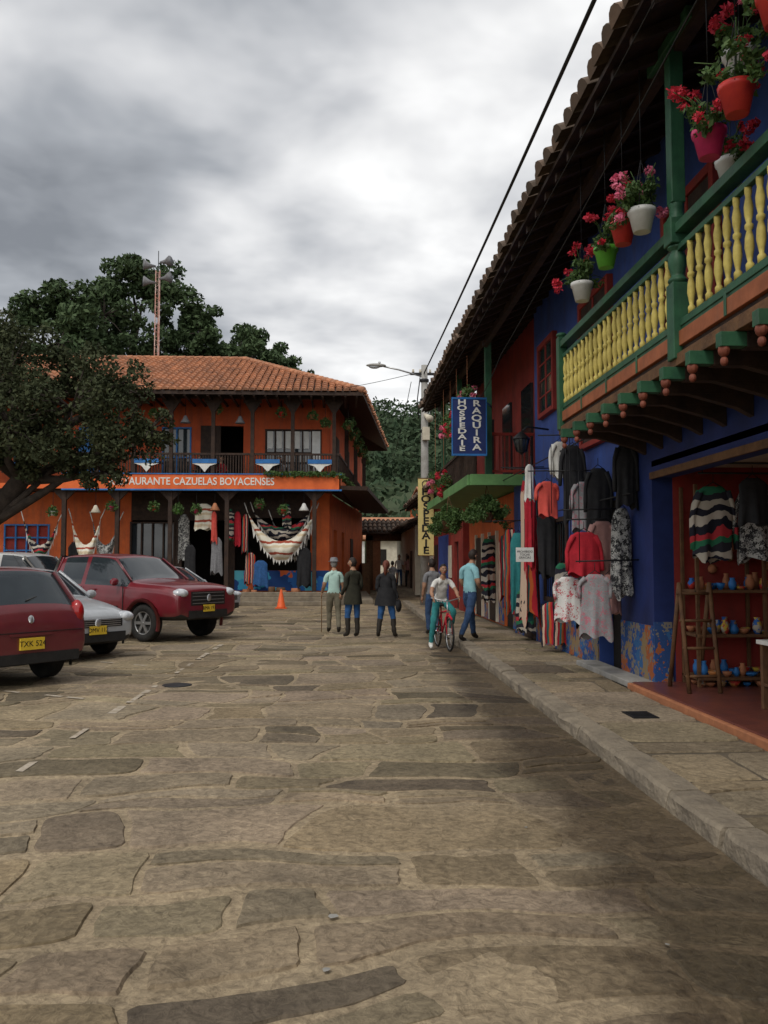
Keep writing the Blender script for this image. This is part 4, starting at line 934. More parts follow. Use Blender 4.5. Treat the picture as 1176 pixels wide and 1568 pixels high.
# ================================================================ VEHICLES
def wheel(mb,x,y,r,w,side,mt=(0,1)):
    rot=Matrix.Rotation(rad(90),3,'X')
    mb.lathe([(r*.62,-w/2),(r*.93,-w/2),(r,-w/2+.03),(r,w/2-.03),(r*.93,w/2),(r*.62,w/2),(r*.6,w/2-.04)],(x,y,r),24,mt[0],rot)
    yy=y+side*(w/2-.02)
    mb.lathe([(r*.12,-.012),(r*.12,.012)],(x,yy,r),10,mt[1],rot)
    for k in range(6):
        a=k*math.pi/3; p=Vector((x+math.cos(a)*r*.35,yy,r+math.sin(a)*r*.35))
        mb.cbox(p,(r*.56,.03,r*.15),mt[1],Matrix.Rotation(-a,3,'Y'))
    mb.tube([(x+math.cos(a*math.pi/9)*r*.61,yy,r+math.sin(a*math.pi/9)*r*.61) for a in range(19)],.018,5,mt[1],False)
def car(name,loc,ang,kind,paintm):
    root=empty(name,(loc[0],loc[1],.016),ang)
    if kind=='hatch':
        S=[(2.0,.32,.60,.60,.62,.66,.45,0,0),(1.93,.24,.76,.68,.77,.78,.58,0,0),(1.5,.2,.82,.83,.81,.93,.64,0,0),(1.0,.2,.84,.90,.83,1.0,.68,0,0),(.86,.2,.84,.92,.84,1.03,.68,1,1),(.2,.2,.84,.95,.84,1.44,.58,1,0),(.12,.2,.84,.95,.84,1.47,.58,1,0),(-.42,.2,.85,.97,.84,1.51,.60,0,0),(-.5,.2,.85,.97,.84,1.51,.60,1,0),(-1.2,.2,.85,1.0,.84,1.51,.62,0,0),(-1.50,.22,.85,1.02,.84,1.50,.63,0,0),(-1.58,.24,.85,1.02,.84,1.48,.63,0,1),(-1.93,.28,.84,.98,.83,1.04,.72,0,0),(-2.0,.3,.82,.88,.82,.97,.72,0,0),(-2.05,.34,.78,.68,.80,.80,.7,0,0)]; wb=(1.25,-1.3); wr=.31; W=.85
    elif kind=='sedan':
        S=[(2.15,.32,.66,.60,.68,.68,.5,0,0),(2.07,.24,.78,.68,.79,.80,.62,0,0),(1.6,.2,.82,.83,.82,.93,.68,0,0),(1.1,.2,.84,.90,.84,.99,.70,0,0),(.95,.2,.85,.92,.84,1.02,.70,1,1),(.3,.2,.85,.95,.85,1.45,.58,1,0),(.2,.2,.85,.95,.85,1.48,.58,1,0),(-.35,.2,.85,.96,.85,1.51,.58,0,0),(-.43,.2,.85,.96,.85,1.51,.58,1,0),(-1.1,.2,.85,.98,.84,1.47,.56,0,0),(-1.2,.2,.85,.98,.84,1.45,.56,0,1),(-1.65,.22,.84,.98,.83,1.08,.64,0,0),(-2.05,.26,.80,.94,.79,1.03,.62,0,0),(-2.15,.32,.7,.8,.72,.86,.5,0,0)]; wb=(1.35,-1.25); wr=.31; W=.86
    elif kind=='pickup':
        S=[(2.52,.50,.80,.84,.82,1.0,.7,0,0),(2.46,.42,.88,.98,.88,1.13,.78,0,0),(1.9,.42,.90,1.06,.90,1.19,.80,0,0),(1.3,.42,.91,1.09,.90,1.22,.80,0,0),(1.15,.42,.91,1.10,.90,1.24,.80,1,1),(.55,.42,.91,1.12,.90,1.70,.67,1,0),(.45,.42,.91,1.12,.90,1.75,.67,1,0),(-.15,.42,.91,1.13,.90,1.78,.68,0,0),(-.24,.42,.91,1.13,.90,1.78,.68,1,0),(-.95,.42,.91,1.14,.90,1.77,.68,0,0),(-1.08,.42,.91,1.14,.90,1.74,.68,0,1),(-1.16,.42,.91,1.14,.90,1.18,.86,0,0),(-2.4,.46,.91,1.14,.90,1.18,.86,0,0),(-2.55,.5,.88,1.10,.88,1.14,.84,0,0)]; wb=(1.6,-1.55); wr=.38; W=.92
    else:
        S=[(2.1,.35,.65,.75,.7,.82,.5,0,0),(2.03,.28,.8,.85,.8,.98,.65,0,0),(1.75,.25,.85,.98,.85,1.12,.7,0,0),(1.6,.25,.86,1.02,.86,1.18,.72,1,1),(1.0,.25,.86,1.08,.86,1.78,.68,1,0),(.9,.25,.87,1.08,.87,1.84,.68,1,0),(.3,.25,.87,1.1,.87,1.88,.68,0,0),(.2,.25,.87,1.1,.87,1.88,.68,1,0),(-.8,.25,.87,1.1,.87,1.88,.68,0,0),(-.9,.25,.87,1.1,.87,1.88,.68,1,0),(-1.8,.25,.87,1.1,.86,1.86,.67,0,0),(-1.98,.28,.85,1.1,.84,1.8,.66,0,1),(-2.1,.3,.82,1.05,.82,1.15,.68,0,0),(-2.15,.34,.75,.8,.76,.9,.6,0,0)]; wb=(1.3,-1.3); wr=.32; W=.88
    mb=MB();v=[]
    for (x,zb,wbm,zl,wl,zt,wt,_,_) in S:
        zm=(zb+zl)/2
        h_=[(0,zb),(wbm*.86,zb),(wbm,zb+.07),(wbm+.025,zm),(wl,zl),(wt+.015,zt-.05),(wt*.8,zt),(0,zt+.02)]
        full=[(y,z) for y,z in h_]+[(-y,z) for y,z in h_[-2:0:-1]]
        v+=[(x,y,z) for y,z in full]
    P=14
    key=lambda p:(round(p[0],3),round(abs(p[1]),3),round(p[2],3))
    cset={}
    for i in range(len(S)):
        for k in (4,5): cset.setdefault(key(v[i*P+k]),k)
    for i in range(len(S)-1):
        sg_,tg=S[i][7],S[i][8]
        for k in range(P):
            k2=(k+1)%P; q=(i*P+k,i*P+k2,(i+1)*P+k2,(i+1)*P+k)
            m_=0
            if k in (4,9) and sg_: m_=1
            if k in (5,6,7,8) and tg: m_=1
            if k in (0,13,1,12): m_=2
            mb.add([v[a] for a in q],[(0,1,2,3)],m_,True)
    mb.add(v[:P],[tuple(range(P))],0,True); mb.add(v[-P:],[tuple(range(P))[::-1]],0,True)
    o=mb.build('body',[paintm,'glass','plastic'],root)
    bm=bmesh.new(); bm.from_mesh(o.data); bmesh.ops.remove_doubles(bm,verts=bm.verts,dist=.0005); bmesh.ops.recalc_face_normals(bm,faces=bm.faces)
    cl=bm.edges.layers.float.get('crease_edge') or bm.edges.layers.float.new('crease_edge')
    x0_,x1_=S[0][0],S[-1][0]
    for e in bm.edges:
        a,c_=e.verts; ka,kc=cset.get(key(a.co)),cset.get(key(c_.co))
        if ka and ka==kc and a.co.y*c_.co.y>0 and abs(a.co.x-c_.co.x)>.02: e[cl]=.6
        fm={f.material_index for f in e.link_faces}
        if len(fm)>1 and 1 in fm: e[cl]=.75
        if abs(a.co.x-c_.co.x)<.001 and (abs(a.co.x-x0_)<.001 or abs(a.co.x-x1_)<.001): e[cl]=.45
    bm.to_mesh(o.data); bm.free()
    s_=o.modifiers.new('s','SUBSURF'); s_.levels=2; s_.render_levels=2
    c=MB()
    for x in wb:
        for sy in (-1,1): c.lathe([(wr+.07,-.2),(wr+.07,.2)],(x,sy*(W-.02),wr+.0),28,0,Matrix.Rotation(rad(90),3,'X'))
    co=c.build('cut',['plastic'],root)
    bo=o.modifiers.new('b','BOOLEAN'); bo.operation='DIFFERENCE'; bo.object=co; bo.solver='EXACT'
    try: bo.material_mode='TRANSFER'
    except Exception: pass
    dg=bpy.context.evaluated_depsgraph_get(); me=bpy.data.meshes.new_from_object(o.evaluated_get(dg)); o.modifiers.clear(); o.data=me
    bpy.data.objects.remove(co)
    w_=MB()
    for x in wb:
        for sy in (-1,1): wheel(w_,x,sy*(W-.115),wr,.2,sy)
    w_.build('wheels',['rubber','steel'],root)
    d=MB()
    for x in wb:
        for sy in (-1,1):
            d.tube([(x+math.cos(a*math.pi/10)*(wr+.08),sy*(W+.008),wr+math.sin(a*math.pi/10)*(wr+.08)) for a in range(-1,12)],.022 if kind!='pickup' else .04,6,0 if kind=='pickup' else 3,True)
    fi=[i for i,s in enumerate(S) if s[8]][0]; a,b_=S[fi],S[fi+1]
    for sy in (-1,1):
        d.tube([(a[0]+.02,sy*(a[6]+.02),a[5]-.02),(b_[0],sy*(b_[6]+.0),b_[5]-.02)],.028,6,0)
        d.ell((a[0]-.25,sy*(W+.1),a[3]+.1),(.06,.11,.08),10,6,0)
    i2=[i for i,s in enumerate(S) if s[8]][-1]; a,b_=S[i2],S[i2+1]
    for sy in (-1,1): d.tube([(a[0],sy*(a[6]-.0),a[5]-.03),(b_[0]+.0,sy*(b_[6]+.02),b_[5]-.01)],.035,6,0)
    fx=S[0][0]; bx=S[-1][0]; zf=S[1][3]; zbk=S[-3][3] if kind!='pickup' else 1.0
    big=kind in('pickup','sedan')
    for sy in (-1,1):
        d.ell((fx-.13,sy*(W-.24),zf+.0),(.17,.18 if big else .16,.10 if big else .075),14,10,1,Matrix.Rotation(sy*-.4,3,'Z'))
        if kind=='pickup': d.ell((bx+.05,sy*(W-.06),.9),(.06,.07,.17),10,8,2)
        else: d.ell((bx+.12,sy*(W-.10),zbk-.06),(.12,.09,.17),12,10,2)
        d.lathe([(.05,0),(.05,.03)],(fx-.04,sy*.62,S[0][1]+.12),12,1,Matrix.Rotation(rad(90),3,'Y'))
        for hx in (.15,-.75): d.box(hx-.08,hx+.08,sy*(W+.012)-.012,sy*(W+.012)+.012,S[5][3]-.1,S[5][3]-.07,0)
        for sx in (.78 if kind!='pickup' else 1.05,-.46 if kind!='pickup' else -.2,-1.15 if kind!='van' else -1.2):
            d.box(sx-.006,sx+.006,sy*(W+.008)-.012,sy*(W+.008)+.004,S[5][1]+.12,S[5][3]-.02,3)
        d.box(-.95,.9,sy*(W+.012)-.01,sy*(W+.012)+.012,.46 if kind!='pickup' else .66,.52 if kind!='pickup' else .71,3)
        if kind=='pickup': d.box(-1.05,1.05,sy*(W+.06)-.06,sy*(W+.06)+.05,.36,.41,3)
    gz=S[0][3]+(.03 if kind=='pickup' else 0); gh=.14 if kind=='pickup' else .065
    d.box(fx-.14,fx+.004,-.50,.50,gz-gh,gz+gh,3)
    for k in range(4): d.box(fx-.1,fx+.014,-.46,.46,gz-gh*.75+gh*.5*k,gz-gh*.75+gh*.5*k+.012,4)
    d.ell((fx+.024,0,gz+.01),(.02,.06,.075),8,6,4)
    d.box(fx-.12,fx+.02,-.56,.56,S[0][1]-.02,S[0][1]+.13,3)
    d.box(fx+.022,fx+.034,-.165,.165,S[0][1]+.10,S[0][1]+.24,5)
    d.box(bx-.02,bx+.14,-.70,.70,S[-1][1]-.03,S[-1][1]+.1,3)
    pz=.56 if kind!='pickup' else .7
    d.box(bx-.034,bx-.0,-.17,.17,pz-.075,pz+.075,5); d.ell((bx+.02,0,pz+.30),(.03,.045,.06),8,6,4)
    d.box(bx-.02,bx+.05,-.3,.3,pz+.1,pz+.13,4 if kind!='hatch' else 0)
    if kind=='hatch':
        d.tube([(bx+.14,0,1.1),(bx+.24,-.3,1.17)],.01,4,3); d.box(bx-.008,bx+.06,-.76,.76,.70,.708,3)
    if kind!='pickup': d.tube([(0,0,S[7][5]+.0),(-.25,0,S[7][5]+.22)],.006,4,3)
    if kind=='pickup': d.box(-2.35,-1.3,-.78,.78,1.18,1.21,3); d.tube([(-1.35,-.8,1.2),(-1.2,-.66,1.72),(-1.2,.66,1.72),(-1.35,.8,1.2)],.03,6,4)
    d.build('trim_and_lights',[paintm,'lampclr','lampred','plastic','steel','yplate'],root,bevel=.004)
    text('TXK 524' if kind!='pickup' else 'BMA 193',.1,(bx-.036,0,pz),(rad(90),0,rad(-90)),'iron',root,ext=.001)
    text('DMV 112' if kind!='pickup' else 'BMA 193',.1,(fx+.036,0,S[0][1]+.17),(rad(90),0,rad(90)),'iron',root,ext=.001)
    return root
def hd(dx,dy): return math.atan2(dy,dx)
car('parked_hatchback',(-5.6,12.45),hd(-.80,.60),'hatch','cdred')
car('parked_sedan',(-5.72,15.6),hd(.80,-.60),'sedan','csil')
car('parked_pickup_truck',(-4.85,19.2),hd(.83,-.55),'pickup','cred')
car('parked_van',(-9.4,24.8),hd(.95,-.3),'van','cwht')
car('parked_sedan',(-5.2,25.5),hd(.9,-.42),'sedan','csil')
b=MB(); b.lathe([(.17,.03),(.15,.06),(.03,.66),(.025,.67)],(0,0,0),16,0); b.box(-.2,.2,-.2,.2,0,.03,0)
b.build('traffic_cone',['cone'],loc=(-2.15,30.3,.016))

# ================================================================ PEOPLE
def hand(mb,wr,d,side,mat=0,curl=.5,sc=1):
    d=Vector(d).normalized(); up=Vector((0,1,0)); up=(up-d*up.dot(d)).normalized(); sd=d.cross(up)*side
    wr=Vector(wr)
    mb.tube([wr-d*.02,wr+d*.03,wr+d*.07,wr+d*.095],[.024*sc,.036*sc,.04*sc,.03*sc],8,mat,True,(.45,1))
    for k,(o,L_) in enumerate(((.030,.068),(.010,.078),(-.010,.072),(-.029,.056))):
        b0=wr+d*.085*sc+up*o; cdir=(d+sd*curl*.5).normalized(); c2=(d*.6+sd*curl).normalized()
        mb.tube([b0,b0+d*L_*.35,b0+d*L_*.35+cdir*L_*.35,b0+d*L_*.35+cdir*L_*.35+c2*L_*.3],[.0095,.009,.0085,.006],6,mat)
    t0=wr+d*.035+up*.03; mb.tube([t0,t0+(d*.5+up).normalized()*.035,t0+(d*.5+up).normalized()*.035+(d+up*.2).normalized()*.03],[.012,.011,.007],6,mat)
def person(name,loc,rz,H=1.7,shirt='tee',pants='jeans',shoe='shoe',hair='hair',pose=None,sleeve='short',headyaw=0,headpitch=0,hat=None,bulk=1,coat=None,longhair=False,z=.016,boots=None):
    J={'pel':(0,0,.94),'bel':(0,.0,1.08),'che':(0,.0,1.27),'nb':(0,-.015,1.43),'nk':(0,0,1.51),'hb':(0,.015,1.58),
       'sl':(-.165,-.01,1.40),'el':(-.21,-.02,1.12),'wl':(-.22,.06,.88),'sr':(.165,-.01,1.40),'er':(.21,-.02,1.12),'wr':(.22,.06,.88),
       'hl':(-.09,0,.89),'kl':(-.10,.02,.50),'al':(-.10,-.03,.09),'tl':(-.115,.12,.045),'hr':(.09,0,.89),'kr':(.10,.02,.50),'ar':(.10,-.03,.09),'tr':(.115,.12,.045)}
    if pose: J.update(pose)
    rd={'pel':.145,'bel':.135,'che':.155,'nb':.085,'nk':.055,'hb':.055,'sl':.068,'el':.047,'wl':.032,'sr':.068,'er':.047,'wr':.032,'hl':.1,'kl':.07,'al':.052,'tl':.038,'hr':.1,'kr':.07,'ar':.052,'tr':.038}
    for k in ('pel','bel','che','sl','sr','hl','hr'): rd[k]*=bulk
    keys=list(J); idx={k:i for i,k in enumerate(keys)}
    B=[('pel','bel'),('bel','che'),('che','nb'),('nb','nk'),('nk','hb'),('nb','sl'),('sl','el'),('el','wl'),('nb','sr'),('sr','er'),('er','wr'),('pel','hl'),('hl','kl'),('kl','al'),('al','tl'),('pel','hr'),('hr','kr'),('kr','ar'),('ar','tr')]
    root=empty(name,(loc[0],loc[1],z),rz); s=H/1.76; root.scale=(s,s,s)
    me=bpy.data.meshes.new('body'); me.from_pydata([J[k] for k in keys],[(idx[a],idx[b]) for a,b in B],[])
    o=bpy.data.objects.new('body_tmp',me); COL.objects.link(o)
    sk=o.modifiers.new('skin','SKIN')
    for i,k in enumerate(keys):
        sv=me.skin_vertices[0].data[i]; sv.radius=(rd[k],rd[k]); sv.use_root=(k=='pel')
    sk.use_smooth_shade=True; sk.branch_smoothing=.3
    ss=o.modifiers.new('sub','SUBSURF'); ss.levels=2; ss.render_levels=2
    dg=bpy.context.evaluated_depsgraph_get(); m2=bpy.data.meshes.new_from_object(o.evaluated_get(dg)); bpy.data.objects.remove(o)
    m2.materials.clear()
    for k in [shirt,pants,shoe,'skin',boots or pants]: m2.materials.append(M[k])
    def seg(p,a,b):
        a=Vector(a);b=Vector(b); ab=b-a; t=max(0,min(1,(p-a).dot(ab)/ab.length_squared)); return (p-(a+ab*t)).length,t
    def near(p):
        best=None
        for a,b in B:
            d,t=seg(p,J[a],J[b]); d-=(rd[a]*(1-t)+rd[b]*t)
            if best is None or d<best[0]: best=(d,a,b,t)
        return best
    for p in m2.polygons:
        _,a,b,t=near(p.center); p.use_smooth=True
        if b in ('bel','che') or (a,b) in (('che','nb'),('nb','sl'),('nb','sr')): mi=0
        elif b in ('nk','hb'): mi=3
        elif b in ('el','er'): mi=0 if (sleeve!='short' or t<.62) else 3
        elif b in ('wl','wr'): mi=0 if sleeve=='long' else 3
        elif b in ('hl','hr','kl','kr'): mi=1
        elif b in ('al','ar'): mi=(4 if boots and t>.15 else 1) if t<.9 else 2
        else: mi=2
        if b=='bel' and t<.1: mi=1
        p.material_index=mi
    for vtx in m2.vertices:
        _,a,b,t=near(vtx.co)
        if b in ('bel','che','nb') or a=='pel': vtx.co.y=J[b][1]+(vtx.co.y-J[b][1])*.74
        vtx.co+=vtx.normal*.012*noise.noise(vtx.co*13)
    ob=bpy.data.objects.new('body',m2); COL.objects.link(ob); ob.parent=root
    hm=MB()
    for sd,wk,ek in ((-1,'wl','el'),(1,'wr','er')):
        d=Vector(J[wk])-Vector(J[ek]); hand(hm,J[wk],d,-sd,0)
    hm.build('hands',['skin'],root)
    hc=Vector(J['hb'])+Vector((0,.012,.085)); rot=Matrix.Rotation(headyaw,3,'Z')@Matrix.Rotation(headpitch,3,'X')
    def hf(p):
        q=p.copy()
        if q.z<0: k=1+q.z/.12*.28; q.x*=k; q.y=q.y*(1+q.z/.12*.12)+.012*(-q.z/.12)
        if q.y>.0: q.x*=.95
        return q
    mb=MB(); mb.ell(hc,(.077,.095,.118),18,14,0,rot,hf)
    def at(x,y,z): return hc+rot@Vector((x,y,z))
    mb.tube([at(0,.09,.015),at(0,.108,-.012),at(0,.112,-.026),at(0,.092,-.036)],[.008,.012,.015,.008],8,0)
    for sx in (-1,1):
        mb.ell(at(sx*.076,-.005,-.008),(.012,.022,.032),8,6,0,rot)
        mb.ell(at(sx*.03,.085,.008),(.013,.008,.007),8,6,2,rot); mb.ell(at(sx*.03,.089,.008),(.006,.006,.006),8,6,1,rot)
        mb.tube([at(sx*.014,.094,.028),at(sx*.03,.093,.033),at(sx*.046,.082,.028)],.004,5,1)
    mb.tube([at(-.024,.088,-.062),at(0,.098,-.06),at(.024,.088,-.062)],.0055,6,3)
    mb.ell(hc,(.087,.104,.128),18,14,1,rot,hf,keep=lambda c:(c.z>.055 or c.y<-.005) and c.z>-.08 and not (c.y>.06 and c.z<.08))
    if longhair: mb.tube([at(0,-.06,.04),at(0,-.085,-.05),at(0,-.08,-.16),at(0,-.07,-.24)],[.07,.08,.075,.03],10,1,True,(1,.6))
    mb.build('head',['skin',hair,'tee','redcl'],root)
    if hat:
        mb=MB(); mb.lathe([(.14,.05),(.145,.055),(.095,.065),(.09,.12),(.07,.15),(.02,.155)],hc,18,0,rot); mb.build('hat',[hat],root)
    if coat:
        mb=MB(); n=20; v=[]; c0=Vector(J['pel'])
        for i,(z_,w_,d_) in enumerate(((1.16,.155,.125),(1.0,.175,.14),(.86,.2,.155),(.74,.21,.165))):
            for k in range(n):
                a=2*math.pi*k/n; fo=1+.04*i*math.sin(4*a+1)
                v.append((c0.x+w_*bulk*math.cos(a)*fo,c0.y+d_*math.sin(a)*fo,z_))
        mb.add(v,[(i*n+k,i*n+(k+1)%n,(i+1)*n+(k+1)%n,(i+1)*n+k) for i in range(3) for k in range(n)],0,True); mb.build('coat_skirt',[coat],root)
    return root
stand={'kl':(-.1,.03,.5),'kr':(.1,.0,.5)}
step={'kl':(-.10,.12,.51),'al':(-.10,.14,.09),'tl':(-.11,.29,.045),'kr':(.10,-.02,.50),'ar':(.10,-.22,.12),'tr':(.11,-.09,.045),'el':(-.22,-.1,1.13),'wl':(-.22,-.12,.89),'er':(.22,.03,1.13),'wr':(.22,.17,.92)}
a=person('elderly_man',(-.2,19.6),.1,1.66,'mint','khaki',hair='hairg',pose={**step,'wl':(-.27,.22,.95),'el':(-.24,.02,1.13),'sl':(-.165,.02,1.38)},hat='grey',bulk=1.15)
b=MB(); b.tube([(-.27,.34,.0),(-.27,.32,.92),(-.27,.28,.97),(-.27,.22,.95)],.012,6); b.build('walking_cane',['lwood'],a)
person('woman_in_jacket',(.22,18.4),.5,1.68,'olive','bjeans','shoe','hair',{**stand,'wl':(-.2,.18,.95),'wr':(.2,.2,1.0),'kl':(-.12,.03,.5),'al':(-.13,0,.09),'tl':(-.16,.15,.045)},'long',headyaw=.6,coat='olive',boots='shoe',bulk=1.05)
a=person('woman_in_black',(.92,18.3),-.25,1.62,'black','bjeans','shoe','hairr',{'kl':(-.13,.0,.5),'al':(-.18,-.04,.09),'tl':(-.2,.11,.045),'kr':(.15,.04,.5),'ar':(.19,.02,.09),'tr':(.22,.17,.045),'wl':(-.2,.2,1.02),'wr':(.26,.08,.9)},'long',coat='black',bulk=1.2,boots='shoe',longhair=True)
b=MB(); b.ell((.29,.02,.74),(.07,.14,.15),12,8,0); b.tube([(.29,-.08,.84),(.26,.0,1.0),(.18,.0,1.42)],.012,6,0); b.build('shoulder_bag',['black'],a)
person('man_in_aqua_shirt',(2.42,16.4),-.9,1.74,'aqua','jeans','shoe','hair',{'kl':(-.10,.16,.54),'al':(-.10,.22,.12),'tl':(-.11,.36,.06),'kr':(.10,-.14,.5),'ar':(.12,-.38,.12),'tr':(.13,-.25,.05),'che':(0,.04,1.27),'nb':(0,.05,1.43),'nk':(0,.07,1.51),'hb':(0,.1,1.58),'el':(-.23,.02,1.12),'wl':(-.14,.2,1.02),'er':(.23,.0,1.12),'wr':(.14,.18,1.03)},bulk=1.1,headpitch=-.15,z=.1)
person('man_in_grey',(1.98,19.0),.2,1.66,'grey','jeans','shoe','hair',stand,bulk=1.0)
bk=empty('bicycle',(1.86,15.9,.016),math.pi+.12)
b=MB(); rw=.3
for y in (.48,-.48):
    for r_,w_,m_ in ((rw-.02,.02,0),(rw-.045,.008,1)):
        b.tube([(0,y+math.cos(k*math.pi/14)*r_,rw+math.sin(k*math.pi/14)*r_) for k in range(29)],w_,6,m_,False)
    for k in range(14): b.tube([(0,y,rw),(0,y+math.cos(k*.449)*(rw-.04),rw+math.sin(k*.449)*(rw-.04))],.002,3,1,False)
    b.tube([(-.05,y,rw),(.05,y,rw)],.015,6,1)
b.tube([(0,-.48,rw),(0,-.1,.3),(0,.32,.68)],.018,6,2); b.tube([(0,-.1,.3),(0,-.2,.78)],.016,6,2); b.tube([(0,-.2,.66),(0,.32,.72)],.016,6,2); b.tube([(0,-.48,rw),(0,-.2,.66)],.012,6,2)
for sx in (-.05,.05): b.tube([(sx,.48,rw),(sx,.38,.6),(0,.34,.68)],.012,6,2)
b.tube([(0,.34,.66),(0,.29,.88)],.015,6,1); b.tube([(-.28,.2,.95),(-.2,.26,.93),(0,.29,.88),(.2,.26,.93),(.28,.2,.95)],.013,6,1)
b.ell((0,-.22,.81),(.08,.14,.035),10,6,0); b.tube([(-.1,-.1,.3),(.1,-.1,.3)],.012,6,1); b.box(-.16,-.08,-.22,-.14,.16,.19,0); b.box(.08,.16,.02,.1,.4,.43,0); b.tube([(.07,-.1,.3),(.07,.05,.42)],.01,5,1); b.tube([(-.07,-.1,.3),(-.07,-.18,.18)],.01,5,1)
b.tube([(0,.14,.46+.0),(0,.3,.61),(0,.48,.64),(0,.66,.58)],[.022,.024,.024,.018],6,2)
b.build('frame_and_wheels',['rubber','steel','redcl'],bk)
person('boy_on_bicycle',(1.86,15.9),math.pi+.12,1.5,'tee','teal','tee','hair',{'pel':(0,-.26,1.03),'bel':(0,-.22,1.16),'che':(0,-.13,1.34),'nb':(0,-.06,1.48),'nk':(0,-.02,1.56),'hb':(0,.01,1.63),'sl':(-.17,-.06,1.45),'sr':(.17,-.06,1.45),'el':(-.28,.06,1.24),'er':(.28,.06,1.24),'wl':(-.28,.22,1.12),'wr':(.28,.22,1.12),
  'hl':(-.1,-.24,.98),'kl':(-.2,.14,.82),'al':(-.16,-.0,.42),'tl':(-.17,.14,.36),'hr':(.1,-.24,.98),'kr':(.24,.08,.6),'ar':(.28,.0,.1),'tr':(.3,.14,.045)},headpitch=.0)
person('pedestrian',(2.95,45),math.pi,1.65,'tee','jeans',pose=step,z=.37); person('pedestrian',(3.35,44),0,1.6,'pinkcl','black',pose=step,z=.37); person('pedestrian',(2.2,38),.3,1.65,'grey','khaki',pose=stand,z=.02)
seat={'kl':(-.1,.42,.9),'kr':(.1,.42,.9),'al':(-.1,.42,.5),'ar':(.1,.42,.5),'tl':(-.1,.55,.46),'tr':(.1,.55,.46),'wl':(-.15,.3,1.15),'wr':(.15,.3,1.15)}
person('diner',(-5.6,33.9),2.6,1.65,'black','jeans',pose=seat,z=4.13,sleeve='long'); person('diner',(-4.8,34.0),3.6,1.65,'redcl','jeans',pose=seat,z=4.13,sleeve='long'); person('diner',(-2.5,33.9),2.9,1.65,'grey','jeans',pose=seat,z=4.13,sleeve='long')
b=MB()
for x,y in ((-5.6,33.9),(-4.8,34.0),(-2.5,33.9)):
    b.box(x-.22,x+.22,y-.18,y+.22,4.86,4.9); b.box(x-.22,x+.22,y+.2,y+.24,4.9,5.5)
    for dx in (-.2,.2):
        for dy in (-.16,.2): b.box(x+dx-.02,x+dx+.02,y+dy-.02,y+dy+.02,4.58,4.86)
b.build('dining_chairs',['wood'])

# ================================================================ WORLD
wd=bpy.data.worlds.new('World'); sc.world=wd; wd.use_nodes=True; nt=wd.node_tree; L=nt.links.new
for n in list(nt.nodes): nt.nodes.remove(n)
out=N(nt,'ShaderNodeOutputWorld'); tc=N(nt,'ShaderNodeTexCoord')
sky=N(nt,'ShaderNodeTexSky'); sky.sky_type='NISHITA'; sky.sun_disc=False; sky.sun_elevation=rad(52); sky.sun_rotation=rad(-150)
bg1=N(nt,'ShaderNodeBackground',Strength=.1); L(sky.outputs[0],bg1.inputs[0])
sp=N(nt,'ShaderNodeSeparateXYZ'); L(tc.outputs['Generated'],sp.inputs[0])
def mth(op,a,b=None,c=None):
    n=N(nt,'ShaderNodeMath',operation=op)
    for i,q in enumerate((a,b,c)):
        if q is None: continue
        if isinstance(q,(int,float)): n.inputs[i].default_value=q
        else: L(q,n.inputs[i])
    return n.outputs[0]
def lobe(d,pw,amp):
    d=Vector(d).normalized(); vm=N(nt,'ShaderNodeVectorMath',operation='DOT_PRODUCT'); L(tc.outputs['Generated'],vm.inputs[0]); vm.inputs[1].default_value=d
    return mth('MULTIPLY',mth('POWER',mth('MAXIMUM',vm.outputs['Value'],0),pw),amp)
zz=mth('ADD',mth('MAXIMUM',sp.outputs[2],0),.16)
cx=mth('DIVIDE',sp.outputs[0],zz); cy=mth('DIVIDE',sp.outputs[1],zz)
cb=N(nt,'ShaderNodeCombineXYZ'); L(cx,cb.inputs[0]); L(cy,cb.inputs[1])
n1=N(nt,'ShaderNodeTexNoise',Scale=1.0,Detail=5,Roughness=.52,Distortion=.2); L(cb.outputs[0],n1.inputs['Vector'])
n2=N(nt,'ShaderNodeTexNoise',Scale=3.0,Detail=4,Roughness=.5,Distortion=.2); L(cb.outputs[0],n2.inputs['Vector'])
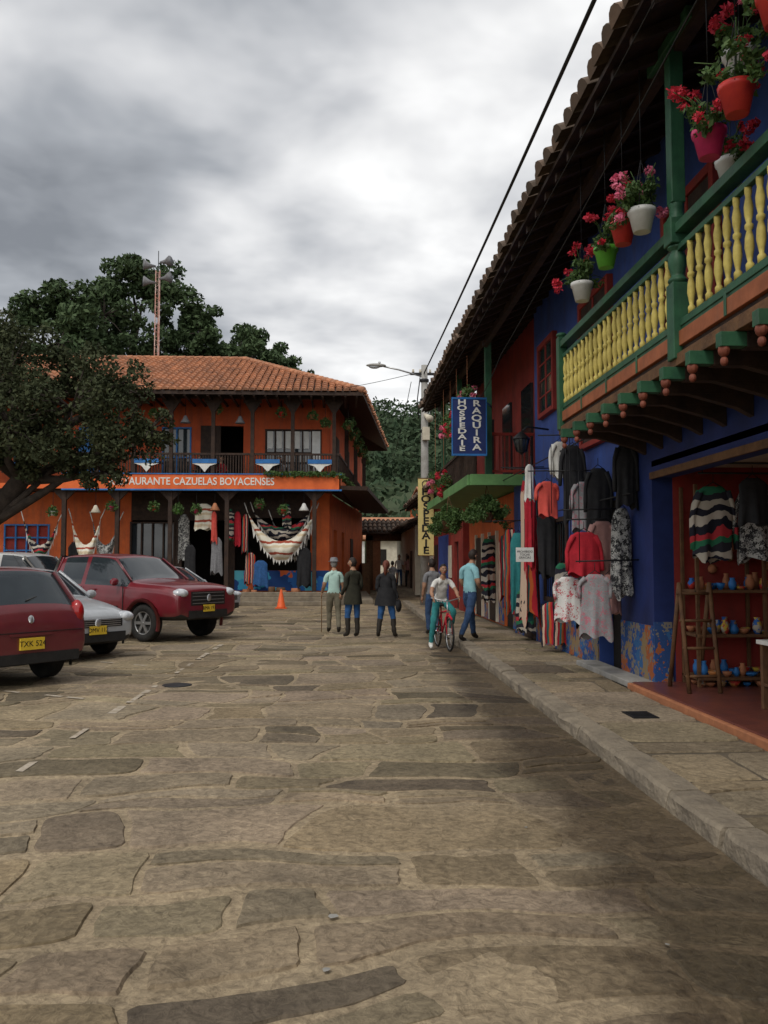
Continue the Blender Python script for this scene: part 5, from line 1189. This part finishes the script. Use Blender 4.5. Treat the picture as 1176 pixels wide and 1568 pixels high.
val=mth('ADD',mth('MULTIPLY',mth('SUBTRACT',n1.outputs['Fac'],.5),1.15),mth('MULTIPLY',mth('SUBTRACT',n2.outputs['Fac'],.5),.58))
val=mth('ADD',val,.48)
for d,pw,amp in (((-.34,1,.38),30,-.15),((0.02,1,.33),60,.17),((.33,1,.66),30,.20),((-.3,1,.62),60,.12),((.0,-1,.5),2,.35),((-.8,-.2,.9),2,.1),((-.1,1,.1),90,.12),((.0,1,.66),90,-.10)):  # rear and overhead lobes are added: unseen sky brightened to light the scene
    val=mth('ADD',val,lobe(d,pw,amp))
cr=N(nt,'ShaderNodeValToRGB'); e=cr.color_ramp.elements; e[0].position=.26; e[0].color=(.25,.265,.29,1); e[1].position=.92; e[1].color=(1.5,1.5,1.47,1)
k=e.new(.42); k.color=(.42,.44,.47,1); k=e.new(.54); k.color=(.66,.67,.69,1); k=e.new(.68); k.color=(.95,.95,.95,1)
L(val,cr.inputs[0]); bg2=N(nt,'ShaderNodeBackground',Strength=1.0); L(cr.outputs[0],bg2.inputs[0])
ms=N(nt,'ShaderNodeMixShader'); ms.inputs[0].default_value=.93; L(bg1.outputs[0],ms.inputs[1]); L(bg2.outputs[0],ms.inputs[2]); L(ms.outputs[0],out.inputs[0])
sl_=bpy.data.lights.new('sun','SUN'); sl_.energy=1.4; sl_.angle=rad(20); sl_.color=(1,.95,.87); so=bpy.data.objects.new('sun',sl_); COL.objects.link(so)
el,az=rad(52),rad(-150)
sdv=Vector((math.sin(az)*math.cos(el),math.cos(az)*math.cos(el),math.sin(el))); so.rotation_euler=sdv.to_track_quat('Z','Y').to_euler(); so.location=(0,0,20)

# ================================================================ CAMERA
cam=bpy.data.cameras.new('camera'); co=bpy.data.objects.new('camera',cam); COL.objects.link(co); sc.camera=co
cam.sensor_fit='VERTICAL'; cam.sensor_height=24; cam.lens=24*1315/1568; cam.clip_end=2000; cam.clip_start=.05
co.location=(0,0,1.6); co.rotation_euler=(rad(90+3.4),0,rad(-2.74))
